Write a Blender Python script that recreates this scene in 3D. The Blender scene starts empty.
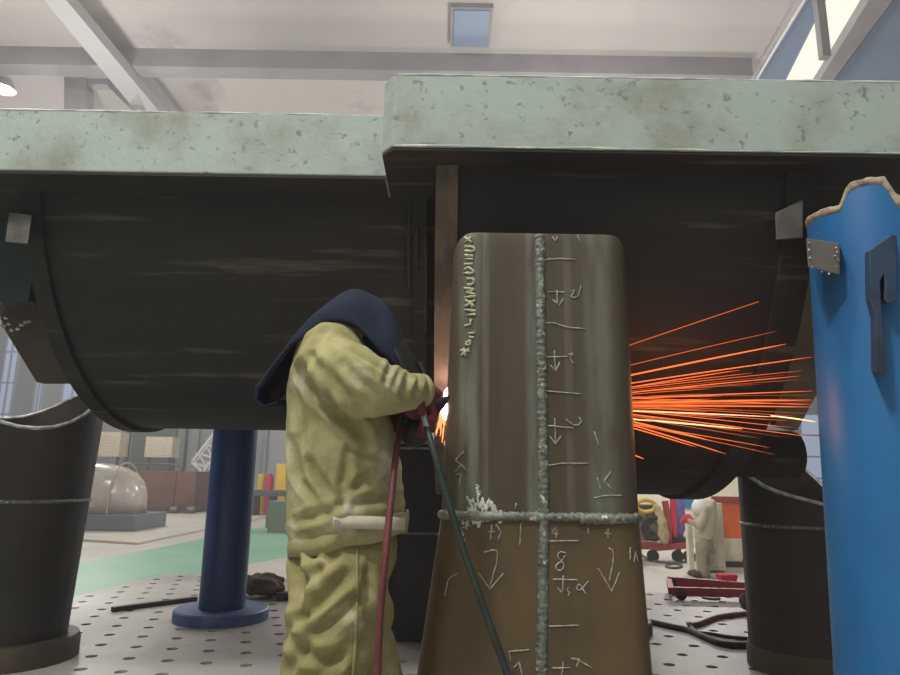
import bpy, bmesh, math, random
from mathutils import Vector, Matrix, Quaternion, noise
from mathutils.bvhtree import BVHTree
random.seed(7)
PI = math.pi
scn = bpy.context.scene
COL = scn.collection

# ------------------------------------------------------------------ camera
F = 680.0
H_CAM = 1.1
PITCH, ROLL = math.radians(11.7), math.radians(0.9)
cam_d = bpy.data.cameras.new('camera')
cam = bpy.data.objects.new('camera', cam_d)
COL.objects.link(cam)
cam_d.sensor_width = 36.0
cam_d.lens = F / 900 * 36
cam_d.clip_end = 200
ROT = Matrix.Rotation(PI / 2 + PITCH, 3, 'X') @ Matrix.Rotation(ROLL, 3, 'Z')
cam.matrix_world = Matrix.Translation((0, 0, H_CAM)) @ ROT.to_4x4()
scn.camera = cam
CAM = Vector((0, 0, H_CAM))


def ray(px, py):
    return ROT @ Vector(((px - 450) / F, -(py - 337.5) / F, -1))


def P(px, py, Y):
    "point at distance Y in front of the viewer's wall plane"
    d = ray(px, py)
    return CAM + d * (Y / d.y)


def G(px, py, z=0.0):
    "point on the horizontal plane z"
    d = ray(px, py)
    return CAM + d * ((z - H_CAM) / d.z)


# ------------------------------------------------------------------ geometry
class Geo:
    def __init__(self):
        self.v, self.f = [], []

    def add(self, v, f):
        n = len(self.v)
        self.v += [Vector(p) for p in v]
        self.f += [tuple(i + n for i in q) for q in f]
        return self

    def box(self, lo, hi, rotz=0.0, pivot=None):
        (a, b, c), (d, e, g) = lo, hi
        v = [Vector(p) for p in ((a, b, c), (d, b, c), (d, e, c), (a, e, c), (a, b, g), (d, b, g), (d, e, g), (a, e, g))]
        if rotz:
            pv = Vector(pivot) if pivot else sum(v, Vector()) / 8
            m = Matrix.Rotation(rotz, 3, 'Z')
            v = [pv + m @ (p - pv) for p in v]
        return self.add(v, [(3, 2, 1, 0), (4, 5, 6, 7), (0, 1, 5, 4), (1, 2, 6, 5), (2, 3, 7, 6), (3, 0, 4, 7)])

    def cbox(self, c, s, rotz=0.0):
        c = Vector(c); s = Vector(s) / 2
        return self.box(c - s, c + s, rotz)

    def bar(self, p0, p1, w, h=None):
        "rectangular bar between two points"
        h = h or w
        p0, p1 = Vector(p0), Vector(p1)
        d = (p1 - p0).normalized()
        up = Vector((0, 0, 1)) if abs(d.z) < .95 else Vector((0, 1, 0))
        s = d.cross(up).normalized() * w / 2
        u = s.cross(d).normalized() * h / 2
        v = []
        for p in (p0, p1):
            v += [p - s - u, p + s - u, p + s + u, p - s + u]
        return self.add(v, [(3, 2, 1, 0), (4, 5, 6, 7), (0, 1, 5, 4), (1, 2, 6, 5), (2, 3, 7, 6), (3, 0, 4, 7)])

    def loft(self, rings, caps=True, closed=True):
        n = len(rings[0]); v = []; f = []
        for r in rings: v += list(r)
        m = n if closed else n - 1
        for i in range(len(rings) - 1):
            for j in range(m):
                k = (j + 1) % n
                f.append((i * n + j, i * n + k, (i + 1) * n + k, (i + 1) * n + j))
        if caps and closed:
            for ri, rev in ((0, True), (len(rings) - 1, False)):
                c = sum((Vector(p) for p in rings[ri]), Vector()) / n
                v.append(c); ci = len(v) - 1
                for j in range(n):
                    a, b = ri * n + j, ri * n + (j + 1) % n
                    f.append((b, a, ci) if rev else (a, b, ci))
        return self.add(v, f)

    def tube(self, pts, r, seg=8, caps=True, flat=None):
        pts = [Vector(p) for p in pts]
        rr = r if isinstance(r, (list, tuple)) else [r] * len(pts)
        rings = []; prev = None
        for i, p in enumerate(pts):
            d = (pts[min(i + 1, len(pts) - 1)] - pts[max(i - 1, 0)])
            d = d.normalized() if d.length > 1e-9 else Vector((0, 0, 1))
            if prev is None:
                a = Vector((0, 0, 1)) if abs(d.z) < .9 else Vector((1, 0, 0))
                s = d.cross(a).normalized()
            else:
                s = (prev - d * prev.dot(d)).normalized()
            prev = s
            u = d.cross(s)
            rings.append([p + (s * math.cos(t) + u * math.sin(t)) * rr[i] for t in (2 * PI * k / seg for k in range(seg))])
        return self.loft(rings, caps)

    def cyl(self, p0, p1, r0, r1=None, seg=24):
        return self.tube([p0, p1], [r0, r1 if r1 is not None else r0], seg)

    def ell(self, c, r, seg=16, rings=10, rot=None):
        c = Vector(c); v = []; f = []
        r = Vector(r) if not isinstance(r, (int, float)) else Vector((r, r, r))
        for i in range(rings + 1):
            th = PI * i / rings
            for j in range(seg):
                ph = 2 * PI * j / seg
                p = Vector((math.sin(th) * math.cos(ph) * r.x, math.sin(th) * math.sin(ph) * r.y, math.cos(th) * r.z))
                if rot: p = rot @ p
                v.append(c + p)
        for i in range(rings):
            for j in range(seg):
                k = (j + 1) % seg
                f.append((i * seg + j, (i + 1) * seg + j, (i + 1) * seg + k, i * seg + k))
        return self.add(v, f)

    def cap(self, p0, p1, r0, r1, seg=14):
        "tapered limb with round ends"
        p0, p1 = Vector(p0), Vector(p1)
        pts, rr = [], []
        d = (p1 - p0).normalized()
        for k in range(5):
            a = PI / 2 * (1 - k / 4)
            pts.append(p0 - d * r0 * math.sin(a)); rr.append(max(r0 * math.cos(a), 1e-4))
        for k in range(5):
            a = PI / 2 * k / 4
            pts.append(p1 + d * r1 * math.sin(a)); rr.append(max(r1 * math.cos(a), 1e-4))
        return self.tube(pts, rr, seg)

    def prism(self, poly, axis, a, b):
        "polygon of 2-D points pushed along an axis: x -> (y,z), y -> (x,z), z -> (x,y)"
        def mk(p, t):
            return {'x': (t, p[0], p[1]), 'y': (p[0], t, p[1]), 'z': (p[0], p[1], t)}[axis]
        n = len(poly)
        v = [mk(p, a) for p in poly] + [mk(p, b) for p in poly]
        f = [tuple(range(n)), tuple(range(2 * n - 1, n - 1, -1))]
        f += [(i, i + n, (i + 1) % n + n, (i + 1) % n) for i in range(n)]
        return self.add(v, f)


def catmull(pts, n=8):
    pts = [Vector(p) for p in pts]; out = []
    q = [pts[0] * 2 - pts[1]] + pts + [pts[-1] * 2 - pts[-2]]
    for i in range(1, len(q) - 2):
        for k in range(n):
            t = k / n
            a, b, c, d = q[i - 1], q[i], q[i + 1], q[i + 2]
            out.append(.5 * ((2 * b) + (c - a) * t + (2 * a - 5 * b + 4 * c - d) * t * t + (3 * b - a - 3 * c + d) * t ** 3))
    out.append(pts[-1])
    return out


# ------------------------------------------------------------------ objects
ORI = {}


def thing(name, label, cat, loc=(0, 0, 0), group=None):
    o = bpy.data.objects.new(name, None)
    COL.objects.link(o)
    o.empty_display_size = .1
    o.location = loc
    ORI[o.name] = Vector(loc)
    o['label'] = label; o['category'] = cat
    if group: o['group'] = group
    return o


def tag(o, label, cat, group=None, kind=None):
    o['label'] = label; o['category'] = cat
    if group: o['group'] = group
    if kind: o['kind'] = kind
    return o


def obj(name, g, mat, parent=None, loc=None, smooth=False, bevel=0, label=None, recalc=True, autosm=None):
    base = Vector(loc) if loc is not None else (ORI[parent.name] if parent else Vector())
    me = bpy.data.meshes.new(name)
    me.from_pydata([tuple(p - base) for p in g.v], [], g.f)
    if recalc:
        bm = bmesh.new(); bm.from_mesh(me)
        bmesh.ops.recalc_face_normals(bm, faces=bm.faces)
        bm.to_mesh(me); bm.free()
    me.materials.append(mat)
    o = bpy.data.objects.new(name, me)
    COL.objects.link(o)
    if parent:
        o.parent = parent
        ORI[o.name] = ORI[parent.name]
    else:
        o.location = base
        ORI[o.name] = base
    if smooth:
        me.polygons.foreach_set('use_smooth', [True] * len(me.polygons))
        if autosm is not None:
            bm = bmesh.new(); bm.from_mesh(me)
            for e in bm.edges:
                if len(e.link_faces) == 2 and e.calc_face_angle(0) > autosm: e.smooth = False
            bm.to_mesh(me); bm.free()
    if bevel:
        b = o.modifiers.new('bevel', 'BEVEL'); b.width = bevel; b.segments = 2; b.limit_method = 'ANGLE'
    if label: o['label'] = label
    me.update()
    return o


def struct(name, g, mat, label=None, **k):
    o = obj(name, g, mat, **k)
    o['kind'] = 'structure'
    o['label'] = label or name.replace('_', ' ')
    o['category'] = name.split('_')[0]
    return o


def blend(g, voxel, smooth=6, fold=None):
    "join overlapping solids into one continuous skin, optionally with cloth folds"
    me = bpy.data.meshes.new('tmp')
    me.from_pydata([tuple(p) for p in g.v], [], g.f)
    bm = bmesh.new(); bm.from_mesh(me); bmesh.ops.recalc_face_normals(bm, faces=bm.faces); bm.to_mesh(me); bm.free()
    o = bpy.data.objects.new('tmp', me); COL.objects.link(o)
    r = o.modifiers.new('r', 'REMESH'); r.mode = 'VOXEL'; r.voxel_size = voxel
    if smooth:
        s = o.modifiers.new('s', 'SMOOTH'); s.iterations = smooth; s.factor = .5
    dg = bpy.context.evaluated_depsgraph_get()
    ev = o.evaluated_get(dg); m2 = ev.to_mesh()
    out = Geo()
    out.v = [v.co.copy() for v in m2.vertices]
    nr = [v.normal.copy() for v in m2.vertices]
    out.f = [tuple(p.vertices) for p in m2.polygons]
    ev.to_mesh_clear()
    bpy.data.objects.remove(o); bpy.data.meshes.remove(me)
    if fold:
        out.v = [p + n * fold(p) for p, n in zip(out.v, nr)]
    return out


# ------------------------------------------------------------------ materials
MATS = {}


def mat(name, c, rough=.6, metal=0.0, c2=None, scale=6.0, stretch=(1, 1, 1), lo=.4, hi=.65, bump=0.0, bscale=None,
        spots=None, sscale=20.0, slo=.6, shi=.66, sstretch=(1, 1, 1), detail=6, spec=.5, emit=None, estr=0.0, rough2=None):
    m = bpy.data.materials.new(name); m.use_nodes = True
    nt = m.node_tree; N = nt.nodes; L = nt.links
    b = N['Principled BSDF']
    b.inputs['Roughness'].default_value = rough
    b.inputs['Metallic'].default_value = metal
    b.inputs['Specular IOR Level'].default_value = spec
    if emit:
        b.inputs['Emission Color'].default_value = (*emit, 1); b.inputs['Emission Strength'].default_value = estr
    tc = N.new('ShaderNodeTexCoord')

    def nz(sc, st, a, bb, det=detail):
        mp = N.new('ShaderNodeMapping'); mp.inputs['Scale'].default_value = st
        L.new(tc.outputs['Object'], mp.inputs['Vector'])
        t = N.new('ShaderNodeTexNoise'); t.inputs['Scale'].default_value = sc; t.inputs['Detail'].default_value = det
        t.inputs['Roughness'].default_value = .6
        L.new(mp.outputs[0], t.inputs['Vector'])
        r = N.new('ShaderNodeMapRange'); r.inputs['From Min'].default_value = a; r.inputs['From Max'].default_value = bb
        r.interpolation_type = 'SMOOTHSTEP'
        L.new(t.outputs['Fac'], r.inputs['Value'])
        return r.outputs['Result'], t

    def mix(f, a, bcol):
        x = N.new('ShaderNodeMix'); x.data_type = 'RGBA'
        L.new(f, x.inputs['Factor'])
        if isinstance(a, tuple): x.inputs['A'].default_value = (*a, 1)
        else: L.new(a, x.inputs['A'])
        x.inputs['B'].default_value = (*bcol, 1)
        return x.outputs['Result']
    cur = tuple(c); fac = None
    if c2:
        fac, _ = nz(scale, stretch, lo, hi)
        cur = mix(fac, cur, tuple(c2))
    if spots:
        sp, _ = nz(sscale, sstretch, slo, shi)
        cur = mix(sp, cur, tuple(spots))
    if isinstance(cur, tuple): b.inputs['Base Color'].default_value = (*cur, 1)
    else: L.new(cur, b.inputs['Base Color'])
    if rough2 is not None and fac is not None:
        r = N.new('ShaderNodeMapRange'); r.inputs['To Min'].default_value = rough; r.inputs['To Max'].default_value = rough2
        L.new(fac, r.inputs['Value']); L.new(r.outputs[0], b.inputs['Roughness'])
    if bump:
        _, t = nz(bscale or scale * 4, stretch, 0, 1)
        bp = N.new('ShaderNodeBump'); bp.inputs['Strength'].default_value = bump; bp.inputs['Distance'].default_value = .02
        L.new(t.outputs['Fac'], bp.inputs['Height']); L.new(bp.outputs[0], b.inputs['Normal'])
    MATS[name] = m
    return m


def glow(name, c, s):
    m = bpy.data.materials.new(name); m.use_nodes = True
    nt = m.node_tree; nt.nodes.clear()
    e = nt.nodes.new('ShaderNodeEmission'); e.inputs[0].default_value = (*c, 1); e.inputs[1].default_value = s
    o = nt.nodes.new('ShaderNodeOutputMaterial'); nt.links.new(e.outputs[0], o.inputs[0])
    return m


M_flange = mat('chalky_green_primer', (.37, .445, .405), .75, c2=(.24, .255, .205), scale=3.0, lo=.42, hi=.75, bump=.15, bscale=30,
               spots=(.19, .215, .185), sscale=27, slo=.575, shi=.69, detail=10)
M_shell = mat('dark_primed_steel', (.024, .0245, .0225), .66, c2=(.034, .033, .027), scale=1.5, stretch=(.5, 2, 2), lo=.35, hi=.7,
              spots=(.085, .08, .06), sscale=2.6, sstretch=(.42, 5, 5), slo=.575, shi=.69, bump=.1, bscale=8, spec=.22)
M_brownsteel = mat('rusty_brown_plate', (.085, .062, .036), .6, c2=(.05, .04, .028), scale=4, bump=.1, spots=(.16, .13, .09), sscale=9, slo=.66, shi=.75)
M_brownlit = mat('lit_brown_plate', (.24, .18, .11), .6, c2=(.16, .12, .075), scale=5, bump=.1)  # lit copy of the brown plate, the light put into its colour
M_rim = mat('scaled_plate_edge', (.13, .105, .065), .6, c2=(.055, .045, .03), scale=5, stretch=(1, 1, .35), lo=.45, hi=.62, bump=.12)
M_leg = mat('mill_scale_brown', (.080, .066, .043), .55, c2=(.068, .050, .028), scale=2.6, stretch=(3, 1, .35), lo=.4, hi=.65,
            spots=(.13, .135, .105), sscale=3.0, sstretch=(5, 1, .22), slo=.60, shi=.70, bump=.06, bscale=14, spec=.45)
M_leglow = mat('mill_scale_rust_brown', (.130, .088, .038), .5, c2=(.085, .062, .032), scale=2.0, stretch=(1.5, 1, .5), lo=.4, hi=.65, bump=.06, bscale=14, spec=.45)


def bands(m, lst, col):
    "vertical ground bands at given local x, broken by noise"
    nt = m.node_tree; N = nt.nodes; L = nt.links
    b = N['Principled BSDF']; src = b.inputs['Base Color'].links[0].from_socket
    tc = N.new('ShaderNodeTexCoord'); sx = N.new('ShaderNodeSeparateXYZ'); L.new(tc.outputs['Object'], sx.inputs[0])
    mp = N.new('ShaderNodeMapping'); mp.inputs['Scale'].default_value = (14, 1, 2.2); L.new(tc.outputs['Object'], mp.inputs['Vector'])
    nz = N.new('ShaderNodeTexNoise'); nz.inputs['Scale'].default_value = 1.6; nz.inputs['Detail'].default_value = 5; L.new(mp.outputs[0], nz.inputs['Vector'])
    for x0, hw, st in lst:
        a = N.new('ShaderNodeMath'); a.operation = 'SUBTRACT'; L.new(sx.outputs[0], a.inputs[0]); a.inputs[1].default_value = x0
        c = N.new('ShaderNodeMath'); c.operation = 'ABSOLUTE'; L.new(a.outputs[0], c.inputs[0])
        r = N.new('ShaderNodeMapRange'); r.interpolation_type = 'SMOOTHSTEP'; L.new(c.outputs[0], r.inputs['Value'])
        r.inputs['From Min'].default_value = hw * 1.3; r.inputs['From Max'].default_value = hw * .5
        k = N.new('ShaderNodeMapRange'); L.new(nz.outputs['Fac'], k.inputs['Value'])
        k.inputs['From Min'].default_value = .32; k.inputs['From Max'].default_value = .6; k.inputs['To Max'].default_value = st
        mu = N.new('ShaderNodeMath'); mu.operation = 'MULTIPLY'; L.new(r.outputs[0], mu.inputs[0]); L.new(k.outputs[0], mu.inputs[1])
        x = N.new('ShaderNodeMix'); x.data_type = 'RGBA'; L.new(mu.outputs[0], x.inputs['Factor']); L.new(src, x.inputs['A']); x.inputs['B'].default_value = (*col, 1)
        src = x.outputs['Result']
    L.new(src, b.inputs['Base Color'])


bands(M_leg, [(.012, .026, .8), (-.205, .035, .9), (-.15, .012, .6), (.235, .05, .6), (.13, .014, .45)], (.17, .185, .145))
M_legdark = mat('dark_mill_scale', (.035, .029, .022), .55, c2=(.022, .019, .016), scale=2.5, stretch=(1, 1, .4), spots=(.07, .06, .045), sscale=6, slo=.68, shi=.78, bump=.06)
M_edge = mat('ground_bright_steel', (.55, .55, .52), .4, .3, c2=(.3, .3, .28), scale=20)
M_weld = mat('grey_weld_metal', (.20, .225, .19), .45, .2, c2=(.10, .115, .095), scale=40, spots=(.62, .65, .58), sscale=45, slo=.58, shi=.68, bump=.5, bscale=70)
M_weldwhite = mat('weld_with_white_dust', (.30, .32, .28), .6, .1, c2=(.14, .15, .12), scale=16, stretch=(1, 1, 1), lo=.42, hi=.6, spots=(.7, .72, .66), sscale=30, slo=.58, shi=.66, bump=.4, bscale=60)
M_chalk = mat('white_chalk', (.42, .42, .37), .9, c2=(.26, .26, .22), scale=60, lo=.4, hi=.6)
M_chalkbright = mat('bright_white_paint_dust', (.72, .74, .68), .9, c2=(.4, .42, .36), scale=40)
M_yellowpaint = mat('pale_yellow_marker', (.52, .53, .33), .9, c2=(.35, .36, .24), scale=40)
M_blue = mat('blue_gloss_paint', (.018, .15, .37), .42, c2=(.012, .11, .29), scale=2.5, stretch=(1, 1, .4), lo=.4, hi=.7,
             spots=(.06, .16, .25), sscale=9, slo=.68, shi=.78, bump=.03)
M_blueshade = mat('shaded_blue_paint', (.008, .045, .17), .38, c2=(.006, .03, .12), scale=3, stretch=(1, 1, .4), bump=.03)  # shaded copy of the blue paint, darkened for the dimmer light there
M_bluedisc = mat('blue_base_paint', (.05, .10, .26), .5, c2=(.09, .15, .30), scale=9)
M_torn = mat('torch_cut_bare_edge', (.46, .38, .25), .7, c2=(.2, .17, .12), scale=22, bump=.6, bscale=40)
M_lug = mat('grey_steel_lug', (.155, .15, .13), .5, .2, c2=(.10, .095, .08), scale=8, spots=(.5, .48, .42), sscale=14, slo=.68, shi=.76, bump=.15)
M_lugblue = mat('dark_slate_blue_steel', (.035, .065, .12), .5, c2=(.02, .035, .06), scale=7, bump=.1)
M_platen = mat('light_grey_cast_iron', (.50, .475, .44), .5, c2=(.38, .36, .335), scale=1.1, lo=.35, hi=.7, spots=(.25, .235, .22), sscale=6, slo=.64, shi=.74, bump=.03)
M_pit = mat('hole_shade_dark_glass', (.03, .028, .026), .8)  # shade of the holes put into the bed's colour; also the shield's dark window
M_floor = mat('pale_concrete', (.52, .49, .44), .6, c2=(.45, .42, .37), scale=.5, spots=(.36, .33, .3), sscale=1.2, slo=.62, shi=.75)
M_green = mat('green_floor_paint', (.19, .42, .28), .5, c2=(.24, .46, .33), scale=.7, spots=(.33, .46, .36), sscale=1.3, slo=.62, shi=.75)
M_ceil = mat('beige_roof_sheet', (.52, .48, .465), .8, c2=(.43, .405, .40), scale=.16, stretch=(1, .6, 1), lo=.4, hi=.7,
             spots=(.38, .35, .34), sscale=.35, slo=.64, shi=.74)
M_wall = mat('grey_blue_wall', (.46, .50, .52), .8, c2=(.36, .41, .44), scale=.25, stretch=(2, 2, .5))
M_steelbeam = mat('grey_roof_steel', (.31, .29, .30), .7, c2=(.25, .24, .255), scale=.8)
M_palebeam = mat('pale_roof_steel', (.41, .39, .40), .7)
M_bluepanel = mat('slate_blue_roof_panel', (.20, .26, .38), .7, c2=(.24, .30, .42), scale=.3)
M_khaki = mat('khaki_canvas', (.41, .39, .20), .9, c2=(.31, .29, .13), scale=7, spots=(.60, .57, .42), sscale=5, slo=.53, shi=.72, bump=.25, bscale=120, spec=.15)
M_khaki2 = mat('worn_khaki_canvas', (.345, .32, .15), .9, c2=(.26, .235, .10), scale=6, spots=(.54, .50, .32), sscale=4.5, slo=.56, shi=.72, bump=.25, bscale=120, spec=.15)
M_strap = mat('pale_canvas_strap', (.62, .58, .46), .9, c2=(.5, .46, .34), scale=18)
M_navy = mat('navy_hood_cloth', (.019, .027, .050), .85, c2=(.014, .019, .036), scale=9, bump=.2, bscale=90, spec=.2)
M_black = mat('black_plastic', (.012, .012, .013), .5)
M_skin = mat('skin', (.45, .27, .19), .6)
M_redglove = mat('dark_red_leather', (.17, .03, .03), .75, c2=(.09, .018, .02), scale=14, bump=.3, bscale=60)
M_redhose = mat('dull_red_rubber', (.15, .04, .036), .6, c2=(.10, .026, .025), scale=12)
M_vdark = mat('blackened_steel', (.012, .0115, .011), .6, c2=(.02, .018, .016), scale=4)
M_greenhose = mat('dark_green_black_rubber', (.028, .045, .038), .5, c2=(.02, .03, .026), scale=12)
M_greyhose = mat('blue_grey_metal_sleeve', (.34, .42, .47), .4, .3)
M_rubber = mat('black_rubber', (.018, .017, .017), .6)
M_boot = mat('brown_work_leather', (.06, .04, .025), .6)
M_chrome = mat('bright_metal', (.65, .65, .65), .25, 1)
M_red = mat('red_paint', (.40, .055, .055), .5, c2=(.30, .05, .05), scale=9)
M_redbright = mat('bright_red_cloth', (.62, .03, .07), .8)
M_orange = mat('orange_sheet', (.85, .17, .035), .7, c2=(.75, .14, .03), scale=4)
M_cream = mat('cream_panel', (.80, .74, .58), .7, c2=(.7, .64, .48), scale=5)
M_cabinet = mat('grey_cream_cabinet', (.66, .60, .47), .7, c2=(.56, .50, .38), scale=4)
M_khaki3 = mat('dusty_khaki_cloth', (.40, .355, .25), .9, c2=(.30, .27, .19), scale=4)
M_khakipanel = mat('pale_khaki_cloth', (.50, .45, .32), .7, c2=(.48, .43, .30), scale=4)
M_violet = mat('blue_violet_cloth', (.16, .17, .46), .85, c2=(.12, .13, .36), scale=9)
M_yellow = mat('yellow_paint', (.75, .50, .05), .6)
M_tan = mat('tan_cloth', (.58, .46, .26), .85, c2=(.45, .36, .2), scale=9)
M_white = mat('white_paint', (.82, .82, .80), .6)
M_greenpaint = mat('green_cylinder_paint', (.04, .30, .10), .5)
M_wrap = mat('clear_film_over_brown_tank', (.50, .44, .40), .22, c2=(.40, .34, .30), scale=1.2, spots=(.75, .72, .70), sscale=2.2, sstretch=(.5, 1, 3), slo=.6, shi=.72, spec=.7)
M_skid = mat('blue_grey_skid_paint', (.15, .18, .20), .6)
M_rustbox = mat('red_brown_primer', (.15, .07, .045), .7, c2=(.10, .05, .035), scale=1.0, spots=(.25, .15, .10), sscale=2, slo=.64, shi=.74)
M_louvre = mat('beige_louvre', (.72, .62, .47), .7, c2=(.62, .52, .38), scale=6)
M_olive = mat('grey_olive_paint', (.17, .21, .16), .6)
M_darkmach = mat('dark_machine_steel', (.08, .09, .10), .6, c2=(.05, .055, .06), scale=2)
M_rag = mat('oily_rag', (.12, .09, .06), .9, c2=(.05, .04, .03), scale=14)
M_spatter = mat('pink_grey_stuff', (.45, .35, .32), .8)
M_teal = mat('dark_teal_steel', (.035, .06, .065), .6, c2=(.03, .045, .05), scale=5)
M_winframe = mat('pale_blue_window_frame', (.55, .62, .75), .7)
E_sky = glow('daylight_panel', (1.0, .96, .84), 1.05)
E_win = glow('window_daylight', (.62, .73, .98), .52)
E_lamp = glow('lamp_glow', (1, .98, .94), 12)
E_spark = glow('spark_orange', (1.0, .15, .03), 1.7)
E_spark2 = glow('spark_yellow', (1.0, .50, .24), 2.2)
E_spark3 = glow('spark_dim', (.80, .13, .025), .9)
E_arc = glow('arc_white', (1.0, .82, .72), 30)
E_molten = glow('molten_orange', (1.0, .26, .08), 2.2)

# ------------------------------------------------------------------ the setting
ZF = -0.7
CZ = 12.0
XL, XR, YB, YF = -34.0, 34.0, -14.0, 42.0
struct('floor', Geo().box((XL, YB, ZF - .2), (XR, YF, ZF)), M_floor, 'pale concrete workshop floor beyond the perforated platform')
struct('ceiling', Geo().box((XL, YB, CZ), (XR, YF, CZ + .2)), M_ceil, 'beige sheeted roof of the hall')
struct('wall_left', Geo().box((XL - .2, YB, ZF), (XL, YF, CZ)), M_wall, 'left side wall of the hall')
struct('wall_right', Geo().box((XR, YB, ZF), (XR + .2, YF, CZ)), M_wall, 'right side wall of the hall')
struct('wall_back', Geo().box((XL, YF, ZF), (XR, YF + .2, CZ)), M_wall, 'grey far wall of the hall')
struct('wall_front', Geo().box((XL, YB - .2, ZF), (XR, YB, CZ)), M_wall, 'wall of the hall behind the viewer')

# painted walkway and thin floor plate
g = Geo()
a0, a1 = G(67, 598, ZF), G(285, 557, ZF); b0, b1 = G(73, 565, ZF), G(285, 522, ZF)
da, db = (a1 - a0), (b1 - b0)
pl = [a0 - da * .6, a1 + da * .7, b1 + db * .35, b0 - db * .6]
g.prism([(p.x, p.y) for p in pl], 'z', ZF - .05, ZF + .004)
struct('trim_1', g, M_green, 'green painted walkway strip across the floor')

# roof girder across, pale longitudinal strip, skylight band with its frame
yg = P(300, 52, 1)  # only for the slope
dg = ray(450, 53); Yg = (CZ - H_CAM) / dg.z * dg.y
g = Geo().box((XL, Yg, CZ - .52), (P(752, 60, Yg).x, Yg + .5, CZ))
o = struct('trim_2', g, M_steelbeam, 'grey roof girder crossing the hall')


def roof_strip(p0, p1, z0, z1, wid, back=3.0, fwd=10.0):
    a, b = G(*p0, z0), G(*p1, z0)
    d = (b - a).normalized()
    s = Vector((d.y, -d.x, 0)).normalized() * wid
    q = [a - d * fwd * -1, b - d * -back * -1]
    a2, b2 = a - d * back, b + d * fwd
    return Geo().prism([(p.x, p.y) for p in (a2, b2, b2 + s, a2 + s)], 'z', z0, z1)


def quad_roof(A, B, C, D, z, th, ext=3.0):
    "pixel corners A,B near the flange, C,D further up the picture (nearer the viewer)"
    A, B, C, D = [G(*p, z) for p in (A, B, C, D)]
    d1 = (A - D); d2 = (B - C)
    D2, C2 = D - d1 * .6, C - d2 * .6
    A2, B2 = A + d1 * ext, B + d2 * ext
    return Geo().prism([(p.x, p.y) for p in (A2, B2, C2, D2)], 'z', z, z + th)


o = struct('window_1', quad_roof((788, 78), (820, 78), (868, 0), (827, 0), CZ - .25, .24, 1.2), E_sky, 'bright skylight band in the roof at upper right')
o = struct('trim_3', quad_roof((821, 78), (835, 78), (893, 0), (869, 0), CZ - .55, .54, 1.2), M_steelbeam, 'grey frame beam beside the skylight band')
o = struct('trim_4', quad_roof((836, 78), (1060, 78), (1120, 0), (894, 0), CZ - .2, .19, 1.2), M_bluepanel, 'slate blue roof panelling right of the skylight')
o = struct('trim_5', quad_roof((760, 78), (787, 78), (826, 0), (808, 0), CZ - .22, .21, 1.2), M_bluepanel, 'narrow slate blue panel left of the skylight')
g = quad_roof((757, 78), (758.6, 78), (806, 0), (804, 0), CZ - .5, .05, 1.2)
o = struct('trim_6', g, M_white, 'thin white roof rail left of the skylight')
g = Geo().bar(P(817, -14, 12.4), P(825, 58, 12.4), .17, .17)
o = struct('trim_7', g, M_steelbeam, 'short grey post in front of the skylight')
g = Geo().bar(P(776.5, 52, 17), P(779, 79, 17), .05, .05)
o = struct('trim_8', g, M_white, 'thin white hanger below the roof rail')
# pale diagonal strip at upper left
g = quad_roof((135, 110), (158, 110), (66, 0), (44, 0), CZ - .8, .3, .6)
o = struct('trim_9', g, M_palebeam, 'pale lengthwise strip under the roof at upper left')
g = Geo().bar(P(79, 64, 17.5), P(79, 125, 17.5), .62, .4)
g.bar(P(88, 84, 17.5), P(112, 84, 17.5), .3, .2)
g.bar(P(110, 82, 17.5), P(140, 112, 17.5), .25, .25)
o = struct('trim_10', g, M_steelbeam, 'grey bracket hanging under the roof girder')
vt = thing('roof_vent', 'dark bluish square vent in the roof above the flange', 'vent', G(471, 24, CZ))
c = ORI[vt.name]
obj('frame', Geo().box(c + Vector((-.5, -.75, -.12)), c + Vector((.5, .75, -.002))), M_steelbeam, vt)
obj('vent_panel', Geo().box(c + Vector((-.42, -.67, -.15)), c + Vector((.42, .67, -.1))), M_bluepanel, vt)

# far windows
wi = 1
for (x0, x1, y0, y1) in ((-60, -12, 322, 446), (-8, 24, 322, 446), (28, 52, 322, 446), (56, 92, 322, 446), (806, 850, 415, 500)):
    a, b = P(x0, y1, YF - .04), P(x1, y0, YF - .04)
    wi += 1
    w = Geo().box((a.x, YF - .06, a.z), (b.x, YF - .01, b.z))
    o = struct('window_%d' % wi, w, E_win, 'pale blue daylit window in the far wall, number %d from the left' % (wi - 1))
    fr = Geo()
    n = 2
    for k in range(n + 1):
        x = a.x + (b.x - a.x) * k / n
        fr.box((x - .06, YF - .14, a.z), (x + .06, YF - .06, b.z))
    for k in range(5):
        z = a.z + (b.z - a.z) * k / 4
        fr.box((a.x, YF - .13, z - .05), (b.x, YF - .06, z + .05))
    f = obj('window_frame', fr, M_winframe, o)

tn = 10
for x0, x1, m_ in ((121, 130, M_olive), (181, 187, M_steelbeam), (186, 200, M_wall), (247, 252, M_steelbeam), (262, 268, M_palebeam)):
    a, b = P(x0, 480, YF - .4), P(x1, 420, YF - .4)
    tn += 1
    struct('trim_%d' % tn, Geo().box((a.x, YF - .4, ZF), (b.x, YF - .01, CZ)), m_, 'steel wall column on the far wall, number %d from the left' % (tn - 10))
a, b = P(130, 462, YF - .3), P(181, 380, YF - .3)
struct('trim_16', Geo().box((a.x, YF - .3, ZF), (b.x, YF - .01, CZ - 3)), M_olive, 'grey-green panelled bay of the far wall between the columns')

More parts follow.
